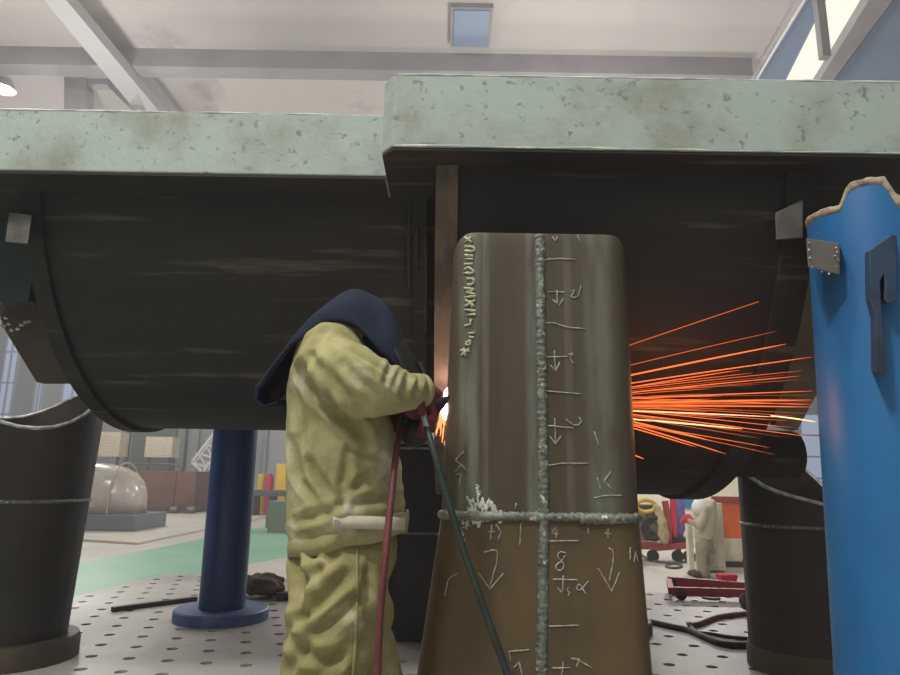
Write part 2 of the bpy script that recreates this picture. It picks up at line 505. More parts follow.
# ------------------------------------------------------------------ perforated platform
ang = math.radians(-8.5)
E1 = Vector((math.cos(ang), math.sin(ang), 0)); E2 = Vector((-math.sin(ang), math.cos(ang), 0))
corner = G(67, 598, 0)
pt = thing('perforated_welding_platform', 'light grey perforated cast iron platform under the vessel and welder', 'platform', (0, 4, ZF))
px_, py_ = .25, .27
NX, NY0, NY1 = 40, -27, 6
org = Vector((corner.x, corner.y, 0))
g = Geo(); pit = Geo()
hr, hs = .037, 14
for iy in range(NY0, NY1):
    if iy % 2:
        c = org + E2 * ((iy + .5) * py_); h = E2 * py_ / 2
        g.add([c - h, c - h + E1 * px_ / 2, c + h + E1 * px_ / 2, c + h], [(0, 1, 2, 3)])
    for ix in range(NX):
        off = .5 if iy % 2 else 0.0
        c = org + E1 * ((ix + .5 + off) * px_) + E2 * ((iy + .5) * py_)
        hx, hy = px_ / 2, py_ / 2
        if c.y < 2.2 or c.y > 9.4 or abs(c.x) > 5.5:
            g.add([c - E1 * hx - E2 * hy, c + E1 * hx - E2 * hy, c + E1 * hx + E2 * hy, c - E1 * hx + E2 * hy], [(0, 1, 2, 3)])
            continue
        sq, ci, cb = [], [], []
        for k in range(hs):
            t = 2 * PI * (k + .5) / hs
            ct, st = math.cos(t), math.sin(t)
            m = max(abs(ct), abs(st))
            # square outline, corners snapped
            sq.append(c + E1 * hx * ct / m + E2 * hy * st / m)
            ci.append(c + E1 * hr * ct + E2 * hr * st)
            cb.append(ci[-1] + Vector((0, 0, -.12)))
        crn = [c + E1 * hx * sx + E2 * hy * sy for sx, sy in ((1, 1), (-1, 1), (-1, -1), (1, -1))]
        v = sq + ci + cb + crn
        f = []
        for k in range(hs):
            q = (k + 1) % hs
            t0, t1 = (k + .5) / hs * 4, (k + 1.5) / hs * 4   # quarter turns
            h0, h1 = int(t0 - .5) if t0 >= .5 else -1, int(t1 - .5) if t1 >= .5 else -1
            if h0 != h1:
                f.append((k, 3 * hs + (h1 % 4), q, q + hs, k + hs))
            else:
                f.append((k, q, q + hs, k + hs))
            f.append((k + hs, q + hs, q + 2 * hs, k + 2 * hs))
        g.add(v, f)
        pit.add(cb, [tuple(range(hs))])
obj('top_plate', g, M_platen, pt, recalc=False)
LX = NX * px_
q = [org + E2 * NY0 * py_, org + E1 * LX + E2 * NY0 * py_, org + E1 * LX + E2 * NY1 * py_, org + E2 * NY1 * py_]
obj('bed', Geo().prism([(p.x, p.y) for p in q], 'z', ZF, -.125), M_pit, pt, recalc=False)
g = Geo()
for i in range(4):
    a, b = q[i], q[(i + 1) % 4]
    g.add([a + Vector((0, 0, -.13)), b + Vector((0, 0, -.13)), b, a], [(0, 1, 2, 3)])
obj('side_skirt', g, M_platen, pt, recalc=False)

# ------------------------------------------------------------------ the vessel
YC, ZT, ZB = 4.07, 2.616, 2.315
RS, RL = 1.27, 1.61
X_STEP = P(434, 300, 2.6).x
X_L, X_R = -1.85, 1.37
vs = thing('steel_vessel_half_shell', 'huge dark steel vessel half shell with pale green flange, being welded', 'vessel', (0, YC, 0))


def arc_shell(R, x0, x1, th=.05, n=64, a0=0.0, a1=PI, rot=0):
    g = Geo(); ro = []
    nx = max(2, int((x1 - x0) / .15))
    for i in range(nx + 1):
        x = x0 + (x1 - x0) * i / nx
        r = []
        for k in range(n + 1):
            t = a0 + (a1 - a0) * k / n
            r.append(Vector((x, YC - R * math.cos(t), ZB + .02 - R * math.sin(t) + (ZT - ZB))))
        for k in range(n, -1, -1):
            t = a0 + (a1 - a0) * k / n
            r.append(Vector((x, YC - (R - th) * math.cos(t), ZB + .02 - (R - th) * math.sin(t) + (ZT - ZB))))
        ro.append(r)
    return g.loft(ro)


obj('small_shell', arc_shell(RS, X_L, X_STEP), M_shell, vs, smooth=True, autosm=.6)
obj('large_shell', arc_shell(RL, X_STEP + .09, X_R), M_shell, vs, smooth=True, autosm=.6)
# step wall whose front edge shows as a brownish vertical band
o = obj('step_plate', arc_shell(RL + .02, X_STEP, X_STEP + .088, th=.42), M_rim, vs, smooth=True, autosm=.6, label='brownish scaled edge of the step plate')
obj('stiffening_ring', arc_shell(RS + .05, P(410, 300, 2.75).x, P(424, 300, 2.75).x, th=.06), M_shell, vs, smooth=True, autosm=.6)
for x0, x1, R in ((X_L - .05, X_L + .03, RS + .025), (X_R - .06, X_R + .06, RL + .025)):
    obj('end_ring', arc_shell(R, x0, x1, th=.09), M_shell, vs, smooth=True, autosm=.6)


def half_disc(R, x0, x1):
    pts = [(YC - R * math.cos(PI * k / 40), ZT + .02 - R * math.sin(PI * k / 40)) for k in range(41)]
    return Geo().prism(pts, 'x', x0, x1)


obj('end_plate', half_disc(RS - .05, X_L - .03, X_L), M_brownsteel, vs)
obj('end_plate', half_disc(RL - .05, X_R, X_R + .03), M_brownsteel, vs)
# flanges
YFL, YFR = 2.62, 2.35
xs = P(381, 130, YFR).x


def flange(x0, x1, yf, cham, z0=ZB, z1=ZT):
    g = Geo()
    if cham:
        poly = [(x0, yf + .9), (x0, yf + cham), (x0 + cham * .8, yf), (x1, yf), (x1, yf + .9)]
    else:
        poly = [(x0, yf + .9), (x0, yf), (x1, yf), (x1, yf + .9)]
    g.prism(poly, 'z', z0, z1)
    g.box((x0, 4.9, z0), (x1, 5.95, z1))
    return g


obj('small_flange', flange(-3.6, xs + .02, YFL, 0, ZB + .005, ZT - .02), M_flange, vs, bevel=.006, label='pale green flange face, set back left half')
obj('large_flange', flange(xs, 3.4, YFR, .06), M_flange, vs, bevel=.008, label='pale green flange face, nearer right half')

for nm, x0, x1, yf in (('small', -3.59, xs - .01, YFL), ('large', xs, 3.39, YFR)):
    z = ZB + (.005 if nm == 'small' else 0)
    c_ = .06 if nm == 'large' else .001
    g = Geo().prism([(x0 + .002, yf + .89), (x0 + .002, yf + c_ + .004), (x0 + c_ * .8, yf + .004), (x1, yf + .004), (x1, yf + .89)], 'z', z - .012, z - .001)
    obj('flange_underside_shade', g.box((x0, 4.91, z - .012), (x1, 5.94, z - .001)), M_shell, vs, label='dark sheet under the flange, added for its shade')  # added dark sheet stands in for the shade below each flange

M_wornlit = mat('worn_edge_glint', (.62, .64, .58), .8, c2=(.33, .38, .33), scale=5, lo=.42, hi=.6)  # whitish wear with the bevel's highlight painted in
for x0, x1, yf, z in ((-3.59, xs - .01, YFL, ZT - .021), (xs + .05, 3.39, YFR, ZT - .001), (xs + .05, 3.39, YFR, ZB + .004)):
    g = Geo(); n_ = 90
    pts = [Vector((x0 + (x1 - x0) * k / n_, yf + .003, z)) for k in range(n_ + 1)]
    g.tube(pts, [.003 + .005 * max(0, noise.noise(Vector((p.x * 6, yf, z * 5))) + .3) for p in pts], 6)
    obj('worn_edge_highlight', g, M_wornlit, vs, smooth=True, label='worn whitish edge of the flange, highlight painted in')

# gusset plates beyond the ends, lugs and a stub
yg1 = 3.4
pp = [P(x, y, yg1) for x, y in ((76, 190), (76, 382), (36, 382), (5, 331), (0, 318), (8, 302), (-30, 285), (-60, 190))]
g = Geo().prism([(p.x, p.z) for p in pp], 'y', yg1, yg1 + .07)
obj('gusset', g, M_brownsteel, vs, bevel=.004, label='brown gusset plate with a torch-cut corner')
g = Geo()
for (x, y) in ((6, 318), (9, 324), (4, 326), (12, 330), (22, 325), (26, 322), (30, 321), (18, 329)):
    g.ell(P(x, y, yg1 - .005), (.012 + random.random() * .008, .01, .010))
obj('spatter_burrs', g, M_edge, vs, smooth=True)
pp = [P(x, y, yg1) for x, y in ((770, 180), (772, 352), (776, 424), (798, 430), (816, 396), (850, 350), (860, 180))]
g = Geo().prism([(p.x, p.z) for p in pp], 'y', yg1, yg1 + .07)
obj('gusset', g, M_brownlit, vs, bevel=.004, label='brown gusset plate painted lighter as lit, with a slanting lower corner')
g = Geo()
a = P(722, 452, 3.62); b = P(797, 455, 3.62)
g.tube([a, b - Vector((.03, 0, 0)), b - Vector((.008, 0, 0)), b], [.125, .125, .118, .09], 28)
obj('pipe_stub', g, M_shell, vs, smooth=True, autosm=.8)
# teal web plate left, dark lug plate right under the flange
pp = [P(x, y, 3.2) for x, y in ((-70, 165), (45, 180), (40, 240), (28, 300), (4, 306), (-20, 285), (-70, 285))]
obj('web_plate', Geo().prism([(p.x, p.z) for p in pp], 'y', 3.2, 3.26), M_teal, vs)
g = Geo()
pp = [P(x, y, 2.75) for x, y in ((9, 212), (32, 215), (28, 244), (5, 242))]
dv = ray(20, 228); dv = dv / dv.y * .09
g.add(pp + [p + dv for p in pp], [(0, 1, 2, 3), (7, 6, 5, 4), (0, 4, 5, 1), (1, 5, 6, 2), (2, 6, 7, 3), (3, 7, 4, 0)])
obj('lug', g, M_lug, vs, bevel=.005)
pp = [P(x, y, 2.46) for x, y in ((775, 213), (803, 199), (803, 238), (776, 240))]
pp.append(0); pp.pop()
dv = ray(790, 220); dv = dv / dv.y * .12
obj('lug', Geo().add(pp + [p + dv for p in pp], [(0, 1, 2, 3), (7, 6, 5, 4), (0, 4, 5, 1), (1, 5, 6, 2), (2, 6, 7, 3), (3, 7, 4, 0)]), M_lug, vs, bevel=.004)
# weld lines beside the step
g = Geo()
for x, y0, y1 in ((409, 212, 290), (417, 226, 268), (426, 235, 330)):
    pts = []
    for k in range(30):
        y = y0 + (y1 - y0) * k / 29
        d = ray(x, y); R = RS + .05
        # meet the ring's outer surface
        oy, oz = CAM.y - YC, CAM.z - (ZT + .02)
        A = d.y ** 2 + d.z ** 2; B = 2 * (oy * d.y + oz * d.z); C = oy * oy + oz * oz - R * R
        t = (-B - math.sqrt(max(B * B - 4 * A * C, 0))) / (2 * A)
        pts.append(CAM + d * t)
    g.tube(pts, [.006 + .005 * random.random() for _ in pts], 6)
obj('weld_bead', g, M_legdark, vs, smooth=True)

# ------------------------------------------------------------------ support legs


def rr(xl, xr, yf, yb, rc, nc=7, nf=10, rb=None):
    rb = rb or rc
    pts = []
    def arc(cx, cy, r, a):
        for k in range(nc + 1):
            t = a + PI / 2 * k / nc
            pts.append((cx + r * math.cos(t), cy + r * math.sin(t)))
    arc(xl + rc, yf + rc, rc, PI)
    for k in range(1, nf): pts.append((xl + rc + (xr - xl - 2 * rc) * k / nf, yf))
    arc(xr - rc, yf + rc, rc, 1.5 * PI)
    arc(xr - rb, yb - rb, rb, 0)
    for k in range(1, nf): pts.append((xr - rb - (xr - xl - 2 * rb) * k / nf, yb))
    arc(xl + rb, yb - rb, rb, PI / 2)
    return pts


# centre leg, in front of the shell
YLF, YLB = 2.25, 2.43
e_top = (P(451, 300, YLF), P(633, 300, YLF)); e_mid = (P(441, 517, YLF), P(645, 517, YLF)); e_bot = (P(417, 675, YLF), P(659, 675, YLF))
prof = []
for (a, b) in (e_top, e_mid, e_bot): prof.append(((a.z + b.z) / 2, a.x, b.x))
zt_leg = (P(480, 234, YLF).z + P(600, 236, YLF).z) / 2
z_w = prof[1][0]


def leg_x(z):
    (z0, l0, r0), (z1, l1, r1), (z2, l2, r2) = prof
    if z >= z1: t = (z - z1) / (z0 - z1); return l1 + (l0 - l1) * t, r1 + (r0 - r1) * t
    t = (z - z2) / (z1 - z2)
    return l2 + (l1 - l2) * t, r2 + (r1 - r2) * t


def leg_solid(z0, z1, top_round, nz=24, rc=.085):
    rings = []
    for i in range(nz + 1):
        v = i / nz
        zc = z0 + (z1 - z0) * v
        xl, xr = leg_x(zc)
        r = []
        for (x, y) in rr(xl, xr, YLF, YLB, rc):
            zz = zc
            if top_round:
                d = max(0, abs(x - (xl + xr) / 2) - ((xr - xl) / 2 - .055)) / .055
                zz -= .055 * (1 - math.sqrt(max(0, 1 - min(1, d) ** 2))) * v
            r.append(Vector((x, y, zz)))
        rings.append(r)
    # small top rounding
    if top_round:
        last = rings[-1]; c = sum(last, Vector()) / len(last)
        rings.append([c + (p - c) * .985 + Vector((0, 0, p.z - c.z + .006)) * .0 + Vector((0, 0, .006)) for p in last])
    return Geo().loft(rings)


lg = thing('support_leg', 'tall tapered brown steel leg with chalk marks and weld seams, centre front', 'support leg', (.27, YLF, 0))
up = leg_solid(z_w + .002, zt_leg, True)
low = leg_solid(.02, z_w - .002, False)
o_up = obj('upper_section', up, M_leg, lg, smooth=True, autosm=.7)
o_low = obj('lower_section', low, M_leglow, lg, smooth=True, autosm=.7, label='warmer brown lower section')
xl, xr = leg_x(0)
obj('foot_plate', Geo().box((xl - .05, YLF - .06, 0), (xr + .05, YLB + .08, .02)), M_legdark, lg)
obj('saddle_pad', Geo().box((.1, YLB - .01, zt_leg - .2), (.5, YLB + .2, zt_leg - .05)), M_legdark, lg)
allg = Geo(); allg.add(up.v, up.f); allg.add(low.v, low.f)
bv = BVHTree.FromPolygons([tuple(p) for p in allg.v], allg.f)


def on_leg(px, py, off=.0015):
    d = ray(px, py).normalized()
    loc, nrm, i, dist = bv.ray_cast(CAM, d)
    if loc is None:
        return None
    if nrm.dot(d) > 0: nrm = -nrm
    return loc + nrm * off


def stroke(g, pts, r=.0026, wob=.25):
    if len(pts) > 3: pts = [(p.x, p.y) for p in catmull([(x, y, 0) for x, y in pts], 4)]
    P3 = []
    for i in range(len(pts) - 1):
        a, b = Vector(pts[i]), Vector(pts[i + 1])
        n = max(2, int((b - a).length / 2.5))
        for k in range(n):
            P3.append(a.lerp(b, k / n))
    P3.append(Vector(pts[-1]))
    w = [on_leg(p.x + random.uniform(-wob, wob), p.y + random.uniform(-wob, wob)) for p in P3]
    w = [p for p in w if p is not None]
    if len(w) > 1:
        g.tube(w, [r * random.uniform(.7, 1.15) for _ in w], 6)


def Z(x0, y0, s, pts):
    return [(x0 + x / s, y0 + y / s) for x, y in pts]


ch = Geo()
R3 = lambda p: Z(530, 225, 5.4, p)
R4 = lambda p: Z(530, 340, 4.215, p)
R2 = lambda p: Z(530, 500, 3.854, p)
R1 = lambda p: Z(440, 430, 5.19, p)
RB = lambda p: Z(420, 420, 2.646, p)
for p in ([(120, 65), (137, 88), (148, 65)], [(255, 55), (272, 95)], [(78, 190), (160, 182), (245, 187)],
          [(97, 362), (185, 362)], [(145, 350), (147, 420)], [(120, 402), (156, 437), (178, 400)],
          [(217, 360), (240, 352), (222, 388), (258, 385), (275, 325)], [(78, 533), (130, 530), (200, 553), (298, 560)]):
    stroke(ch, R3(p))
for p in ([(70, 72), (160, 70)], [(102, 45), (108, 130)], [(85, 105), (108, 130), (125, 95)], [(162, 60), (180, 57), (170, 75), (182, 98)],
          [(65, 215), (140, 222), (212, 227)], [(65, 360), (185, 372)], [(103, 330), (108, 438)], [(82, 405), (108, 440), (130, 405)],
          [(150, 335), (190, 360), (215, 345), (205, 325)], [(70, 530), (140, 520), (245, 520)], [(283, 580), (298, 632)],
          [(340, 555), (312, 595), (345, 630)], [(270, 665), (320, 655), (385, 655)], [(270, 385), (290, 445)]):
    stroke(ch, R4(p))
for p in ([(98, 105), (82, 130), (108, 130)], [(102, 112), (100, 148)], [(73, 158), (130, 157), (187, 157)],
          [(137, 205), (118, 200), (106, 215), (118, 232), (130, 250), (120, 270), (103, 268), (102, 250), (120, 235), (137, 212)],
          [(90, 305), (185, 308)], [(128, 292), (125, 355)], [(106, 338), (125, 360)], [(148, 335), (144, 350), (152, 355), (146, 370)],
          [(225, 312), (195, 345), (180, 343), (190, 325), (215, 365)], [(73, 487), (130, 485), (188, 482)],
          [(85, 648), (155, 645)], [(128, 625), (122, 680)], [(158, 610), (190, 612), (178, 645)], [(178, 612), (240, 648)],
          [(305, 185), (320, 200), (318, 250), (305, 310)], [(262, 262), (315, 352), (345, 278)], [(385, 180), (385, 230)],
          [(400, 240), (405, 200), (415, 240)], [(224, 108), (226, 135)], [(290, 130), (312, 128)], [(300, 110), (301, 150)]):
    stroke(ch, R2(p))
for p in ([(125, 110), (85, 155), (110, 180), (145, 215)], [(110, 180), (80, 215)], [(85, 230), (108, 228), (98, 310)],
          [(250, 530), (285, 528)], [(268, 490), (262, 570)], [(290, 490), (318, 530), (300, 572)], [(420, 480), (415, 600)], [(395, 380), (390, 410)]):
    stroke(ch, R1(p))
for p in ([(168, 350), (200, 345), (203, 375), (185, 440)], [(155, 405), (185, 447), (222, 405)], [(240, 640), (235, 612), (290, 608)],
          [(248, 655), (262, 640), (270, 675)], [(66, 465), (75, 420), (100, 405)], [(82, 215), (60, 255), (50, 310)]):
    stroke(ch, RB(p))
obj('chalk_marks', ch, M_chalk, lg, smooth=True, label='white chalk figures, dashes and arrows')
# vertical yellowish marker characters
ym = Geo()
R5 = lambda p: Z(440, 225, 4.825, p)
for p in ([(120, 60), (155, 85)], [(122, 85), (152, 58)], [(120, 105), (160, 108), (162, 128), (122, 125)], [(120, 148), (160, 150)],
          [(122, 165), (160, 165)], [(118, 190), (158, 188)], [(120, 215), (140, 205), (160, 230), (118, 235)],
          [(130, 260), (160, 262), (160, 285), (132, 288)], [(118, 305), (165, 312), (130, 325), (170, 335)],
          [(120, 350), (175, 345)], [(122, 360), (165, 395)], [(120, 395), (170, 362)], [(150, 365), (152, 400)],
          [(118, 410), (175, 415)], [(130, 435), (172, 432)], [(150, 455), (148, 480), (120, 488)], [(135, 525), (170, 520)], [(140, 540), (165, 545)],
          [(130, 565), (145, 560), (142, 580), (125, 578), (130, 565)], [(100, 605), (145, 610)], [(115, 595), (125, 635)], [(105, 630), (140, 595)]):
    stroke(ym, R5(p), .0052)
obj('marker_lettering', ym, M_yellowpaint, lg, smooth=True, label='pale yellow handwritten characters running down')
# weld seams
vw = Geo(); pts = []; rad = []
for k in range(300):
    t = k / 299
    z = .03 + (zt_leg - .0 - .03) * t
    xl, xr = leg_x(z)
    f_ = {0: .525}
    xw = xl + (xr - xl) * (.489 + .034 * (1 - t))
    pts.append(Vector((xw + random.uniform(-.0015, .0015), YLF + .006, z)))
    rad.append(.0165 + .003 * abs(math.sin(k * 1.1)) + random.uniform(-.0012, .0012))
vw.tube(pts, rad, 10)
obj('vertical_weld_bead', vw, M_weld, lg, smooth=True)
xl, xr = leg_x(z_w)
per = [Vector((x, y, z_w)) for (x, y) in rr(xl, xr, YLF, YLB, .085, nf=40) if y < YLF + .09]
per.sort(key=lambda p: p.x)
xm = xl + (xr - xl) * .5
for sel, mm in ((lambda p: p.x <= xm + .01, M_weldwhite), (lambda p: p.x > xm - .01, M_weld)):
    pts = [p for p in per if sel(p)]
    pts = catmull(pts, 2)
    obj('girth_weld_bead', Geo().tube(pts, [.0125 + .0035 * abs(math.sin(i * .9)) + random.uniform(-.002, .002) for i in range(len(pts))], 8), mm, lg, smooth=True)
# white dust blotch where the seams were tested
wd = Geo()
for (x, y, w, h) in ((474, 512, 5, 3), (470, 505, 2.5, 5), (478, 492, 1.6, 9), (480, 502, 2.2, 8), (466, 522, 4, 3), (476, 522, 3, 3.5), (484, 507, 3, 3), (490, 504, 2.5, 2.5),
                     (462, 534, 1.6, 5), (469, 515, 4, 3), (499, 515, 3, 3), (494, 510, 2, 3), (483, 518, 4, 3), (500, 520, 2.5, 2)):
    for k in range(16):
        p = on_leg(x + random.gauss(0, w * .7), y + random.gauss(0, h * .7), .0)
        if p: wd.ell(p, (.0012 + random.random() * .0042, .0016, .0015 + random.random() ** 2 * .011), 8, 6)
obj('white_dust_patch', wd, M_chalkbright, lg, smooth=True, label='splash of bright white powder on the seam')
bp = Geo()
pts = [on_leg(x, 518.5 + (x - 577) * .02, .001) for x in range(580, 618, 2)]
bp.tube([p for p in pts if p], [.015 + random.random() * .004 for _ in pts], 8)
obj('bright_weld_patch', bp, M_weldwhite, lg, smooth=True, label='bright ground stretch of the cross seam')


def saddle_leg(label, xl, xr, yf, yb, ztop, zbase=.02, zweld=.9, taper=.04, mats=(M_legdark, M_legdark), base=True, rc=.16):
    t = thing('support_leg', label, 'support leg', ((xl + xr) / 2, (yf + yb) / 2, 0))
    th = .028

    def wall(za, zb_f, capend=False):
        ro, ri = [], []
        nz = 12
        for i in range(nz + 1):
            v = i / nz
            o_, i_ = [], []
            for inset, dst in ((0, o_), (th, i_)):
                for (x, y) in rr(xl + inset, xr - inset, yf + inset, yb - inset, rc - inset * .8, nc=6, nf=10):
                    zb = zb_f(x, y)
                    z = za + (zb - za) * v
                    s = 1 - taper * (1 - z / 1.4)
                    cx, cy = (xl + xr) / 2, (yf + yb) / 2
                    dst.append(Vector((cx + (x - cx) * s, cy + (y - cy) * s, z)))
            ro.append(o_); ri.append(i_)
        return Geo().loft(ro + ri[::-1], caps=False)
    obj('lower_section', wall(zbase, lambda x, y: zweld - .002), mats[1], t, smooth=True, autosm=.7)
    u = wall(zweld + .002, ztop)
    obj('upper_section', u, mats[0], t, smooth=True, autosm=.7)
    # bright ground rim
    ring = []
    for (x, y) in rr(xl + th / 2, xr - th / 2, yf + th / 2, yb - th / 2, rc - .01, nc=6, nf=10):
        ring.append(Vector((x, y, ztop(x, y) + .001)))
    ss = 1 - taper * (1 - .95)
    n = len(ring); rad = [.0125 + random.random() * .003 for _ in ring]
    obj('ground_rim', Geo().tube(ring + [ring[0]], rad + [rad[0]], 8), M_edge, t, smooth=True, label='bright ground cut edge')
    s = 1 - taper * (1 - zweld / 1.4)
    cx, cy = (xl + xr) / 2, (yf + yb) / 2
    ring = [Vector((cx + (x - cx) * s, cy + (y - cy) * s, zweld)) for (x, y) in rr(xl, xr, yf, yb, rc, nc=6, nf=10)]
    obj('girth_weld_bead', Geo().tube(ring + [ring[0]], .011, 8), M_weld, t, smooth=True)
    if base:
        obj('foot_ring', Geo().loft([[Vector((cx + (x - cx) * k, cy + (y - cy) * k, z)) for (x, y) in rr(xl, xr, yf, yb, rc)] for k, z in ((1.05, 0), (1.05, .10), (1.02, .13), (.85, .13))]),
            M_brownsteel, t, smooth=True, autosm=.6, label='brown steel ring at the foot')
    return t


def cut(pts):
    "slanting saddle cut through the given rim points"
    import numpy as np
    x0 = sum(p.x for p in pts) / len(pts); y0 = sum(p.y for p in pts) / len(pts)
    A = np.array([[1, p.x - x0, p.y - y0, (p.x - x0) ** 2, (p.x - x0) * (p.y - y0)] for p in pts]); B = np.array([p.z for p in pts])
    k = np.linalg.lstsq(A, B, rcond=None)[0]
    return lambda x, y: float(k[0] + k[1] * (x - x0) + k[2] * (y - y0) + k[3] * (x - x0) ** 2 + k[4] * (x - x0) * (y - y0))


cL = P(34, 450, 4.4)
fL = cut([P(19, 427, 4.06), P(41, 430, 4.09), P(88, 416.5, 4.3), P(3.5, 422, 4.6), P(58, 406, 4.74), P(71, 399, 4.76)])
saddle_leg('dark hollow steel leg with saddle-cut top at left of the vessel', cL.x - .37, cL.x + .37, 4.03, 4.77, fL, zweld=P(40, 502, 4.1).z, taper=.17, rc=.36)
cR = P(797, 520, 4.45)
fR = cut([P(743, 477, 4.4), P(774, 504, 4.14), P(795, 505, 4.12), P(812, 501, 4.14), P(787, 455, 4.76), P(822, 487, 4.7)])
saddle_leg('dark hollow steel leg with saddle-cut top beside right blue column', cR.x - .33, cR.x + .33, 4.12, 4.78, fR, zweld=P(780, 527, 4.2).z, taper=-.01, rc=.32)
# rear leg seen dark between the welder and centre leg
ca, cb_ = P(386, 560, 5.0), P(470, 560, 5.0)
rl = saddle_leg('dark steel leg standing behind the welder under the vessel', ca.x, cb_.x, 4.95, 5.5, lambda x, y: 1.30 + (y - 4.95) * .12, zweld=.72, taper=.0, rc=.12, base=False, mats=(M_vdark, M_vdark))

# ------------------------------------------------------------------ blue columns
cy_ = 2.36
cl, cr = P(815, 330, cy_), P(930, 330, cy_)
rc_ = (cr.x - cl.x) / 2 * .97
cxx = (cl.x + cr.x) / 2 + .005
bc = thing('blue_support_column', 'thick bright blue pipe column with torch-cut top at right', 'column', (cxx, cy_, 0))
n = 96


def col_top(t):
    # t: angle round the pipe, -pi/2 faces the viewer
    ph = math.atan2(cxx, cy_)
    x = math.cos(t) * math.cos(ph) - math.sin(t) * math.sin(ph)      # across the pipe as one faces it
    zpk = P(870, 176, cy_ - rc_).z
    zsh = P(815, 207, cy_ - rc_ * .3).z
    e = abs(x - .03)
    v = 1 if e < .28 else max(0, 1 - (e - .28) / .14) if e < .42 else 0
    base = zsh + (zpk - .075 - zsh) * max(0, 1 - max(0, e - .4) / .6)
    return base + v * (zpk - base) + .006 * noise.noise(Vector((t * 7, 3, 1)))


def pipe_wall(r, za, topf, nz=10):
    rings = []
    for i in range(nz + 1):
        rings.append([Vector((cxx + r * math.cos(t) + .034 * (za + (topf(t) - za) * i / nz - 1.4), cy_ + r * math.sin(t), za + (topf(t) - za) * i / nz)) for t in (2 * PI * k / n for k in range(n))])
    return rings


ro = pipe_wall(rc_, .03, col_top); ri = pipe_wall(rc_ - .014, .03, col_top)
obj('pipe', Geo().loft(ro + ri[::-1], caps=False), M_blue, bc, smooth=True, autosm=.8)
tp = Geo(); rr_ = []
ring_o, ring_i = [], []
pts = []
rings = []
for k in range(n + 1):
    t = 2 * PI * k / n
    d = Vector((math.cos(t), math.sin(t), 0)); zt = col_top(t)
    dep = .020 + .012 * abs(noise.noise(Vector((math.cos(t) * 5, math.sin(t) * 5, 8)))) + (.02 if abs(math.cos(t)) < .3 else 0)
    c = Vector((cxx + .034 * (zt - 1.4), cy_, 0))
    rings.append([c + d * (rc_ + .0015) + Vector((0, 0, zt - dep)), c + d * (rc_ + .005) + Vector((0, 0, zt)),
                  c + d * (rc_ - .006) + Vector((0, 0, zt + .007)), c + d * (rc_ - .018) + Vector((0, 0, zt)), c + d * (rc_ - .016) + Vector((0, 0, zt - dep))])
tp.loft(rings, caps=False)
obj('torn_rim', tp, M_torn, bc, smooth=True, label='rough bare tan torch-cut rim')
obj('base_flange', Geo().cyl((cxx - .046, cy_, 0), (cxx - .046, cy_, .03), rc_ + .13, seg=48), M_blue, bc, smooth=True, autosm=.6)


def on_col(px, py, r):
    d = ray(px, py)
    ox, oy = CAM.x - cxx, CAM.y - cy_
    A = d.x ** 2 + d.y ** 2; B = 2 * (ox * d.x + oy * d.y); C = ox * ox + oy * oy - r * r
    D = B * B - 4 * A * C
    t = (-B - math.sqrt(max(D, 0))) / (2 * A)
    return CAM + d * t


# lug on the column's left flank
g = Geo()
q = [on_col(x, y, rc_ + .004) for x, y in ((823, 240), (838, 243), (838, 274), (824, 268))]
c4 = [P(x, y, 2.2) for x, y in ((806, 238), (840, 243), (840, 275), (808, 267))]
dv = ray(823, 256); dv = dv / dv.y * .11
g.add(c4 + [p + dv for p in c4], [(0, 1, 2, 3), (7, 6, 5, 4), (0, 4, 5, 1), (1, 5, 6, 2), (2, 6, 7, 3), (3, 7, 4, 0)])
lug = obj('lug', g, M_lug, bc, bevel=.004, label='grey steel lug welded on the left flank')
g = Geo()
for (x, y) in ((836, 248), (837, 252), (835, 256), (838, 260), (836, 266), (809, 243), (809, 250), (810, 258), (812, 267), (822, 272), (829, 274)):
    g.ell(P(x, y, 2.195), (.002 + random.random() * .003,) * 3, 8, 6)
obj('weld_dots', g, M_edge, lug, smooth=True)
# hooked dark lug on the front
yh = cy_ - rc_ - .05
poly = [(869, 251), (893, 234), (897, 236), (897, 300), (888, 304), (884, 300), (885, 285), (884, 274), (880, 281), (886, 372), (884, 376), (876, 374), (875, 318), (870, 300)]
pp = [P(x, y, yh) for x, y in poly]
dv = ray(880, 300); dv = dv / dv.y * .10 + Vector((-.018, 0, 0)); n_ = len(pp)
g = Geo().add(pp + [p + dv for p in pp], [tuple(range(n_)), tuple(range(2 * n_ - 1, n_ - 1, -1))] + [(i, i + n_, (i + 1) % n_ + n_, (i + 1) % n_) for i in range(n_)])
obj('hooked_lug', g, M_lugblue, bc, bevel=.003, label='dark slate hooked lug with a long tail')


def round_column(label, px, Y, r, z1, zbase, disc_r, mats, pyb):
    b = G(px, pyb, zbase)
    t = thing('blue_support_column', label, 'column', (b.x, b.y, zbase))
    obj('pipe', Geo().cyl((b.x, b.y, zbase + .08), (b.x, b.y, z1), r, seg=48), mats[0], t, smooth=True, autosm=.6)
    obj('base_flange', Geo().loft([[Vector((b.x + k * math.cos(a), b.y + k * math.sin(a), z)) for a in (2 * PI * j / 48 for j in range(48))]
                                   for k, z in ((disc_r, zbase), (disc_r, zbase + .075), (disc_r - .012, zbase + .085))]), mats[1], t, smooth=True, autosm=.6)
    return t


p_l, p_r = P(199, 600, 5.75), P(243, 600, 5.75)
round_column('blue round column, painted darker for shade, on a disc base, left of the welder', 221, 5.75, (p_r.x - p_l.x) / 2, ZB, 0, (G(267, 620).x - G(172, 620).x) / 2, (M_blueshade, M_bluedisc), 619)
round_column('blue column base mostly hidden behind the chalk-marked leg', 612, 5.75, .2, ZB, 0, (G(267, 620).x - G(172, 620).x) / 2 * .82, (M_blueshade, M_bluedisc), 631)

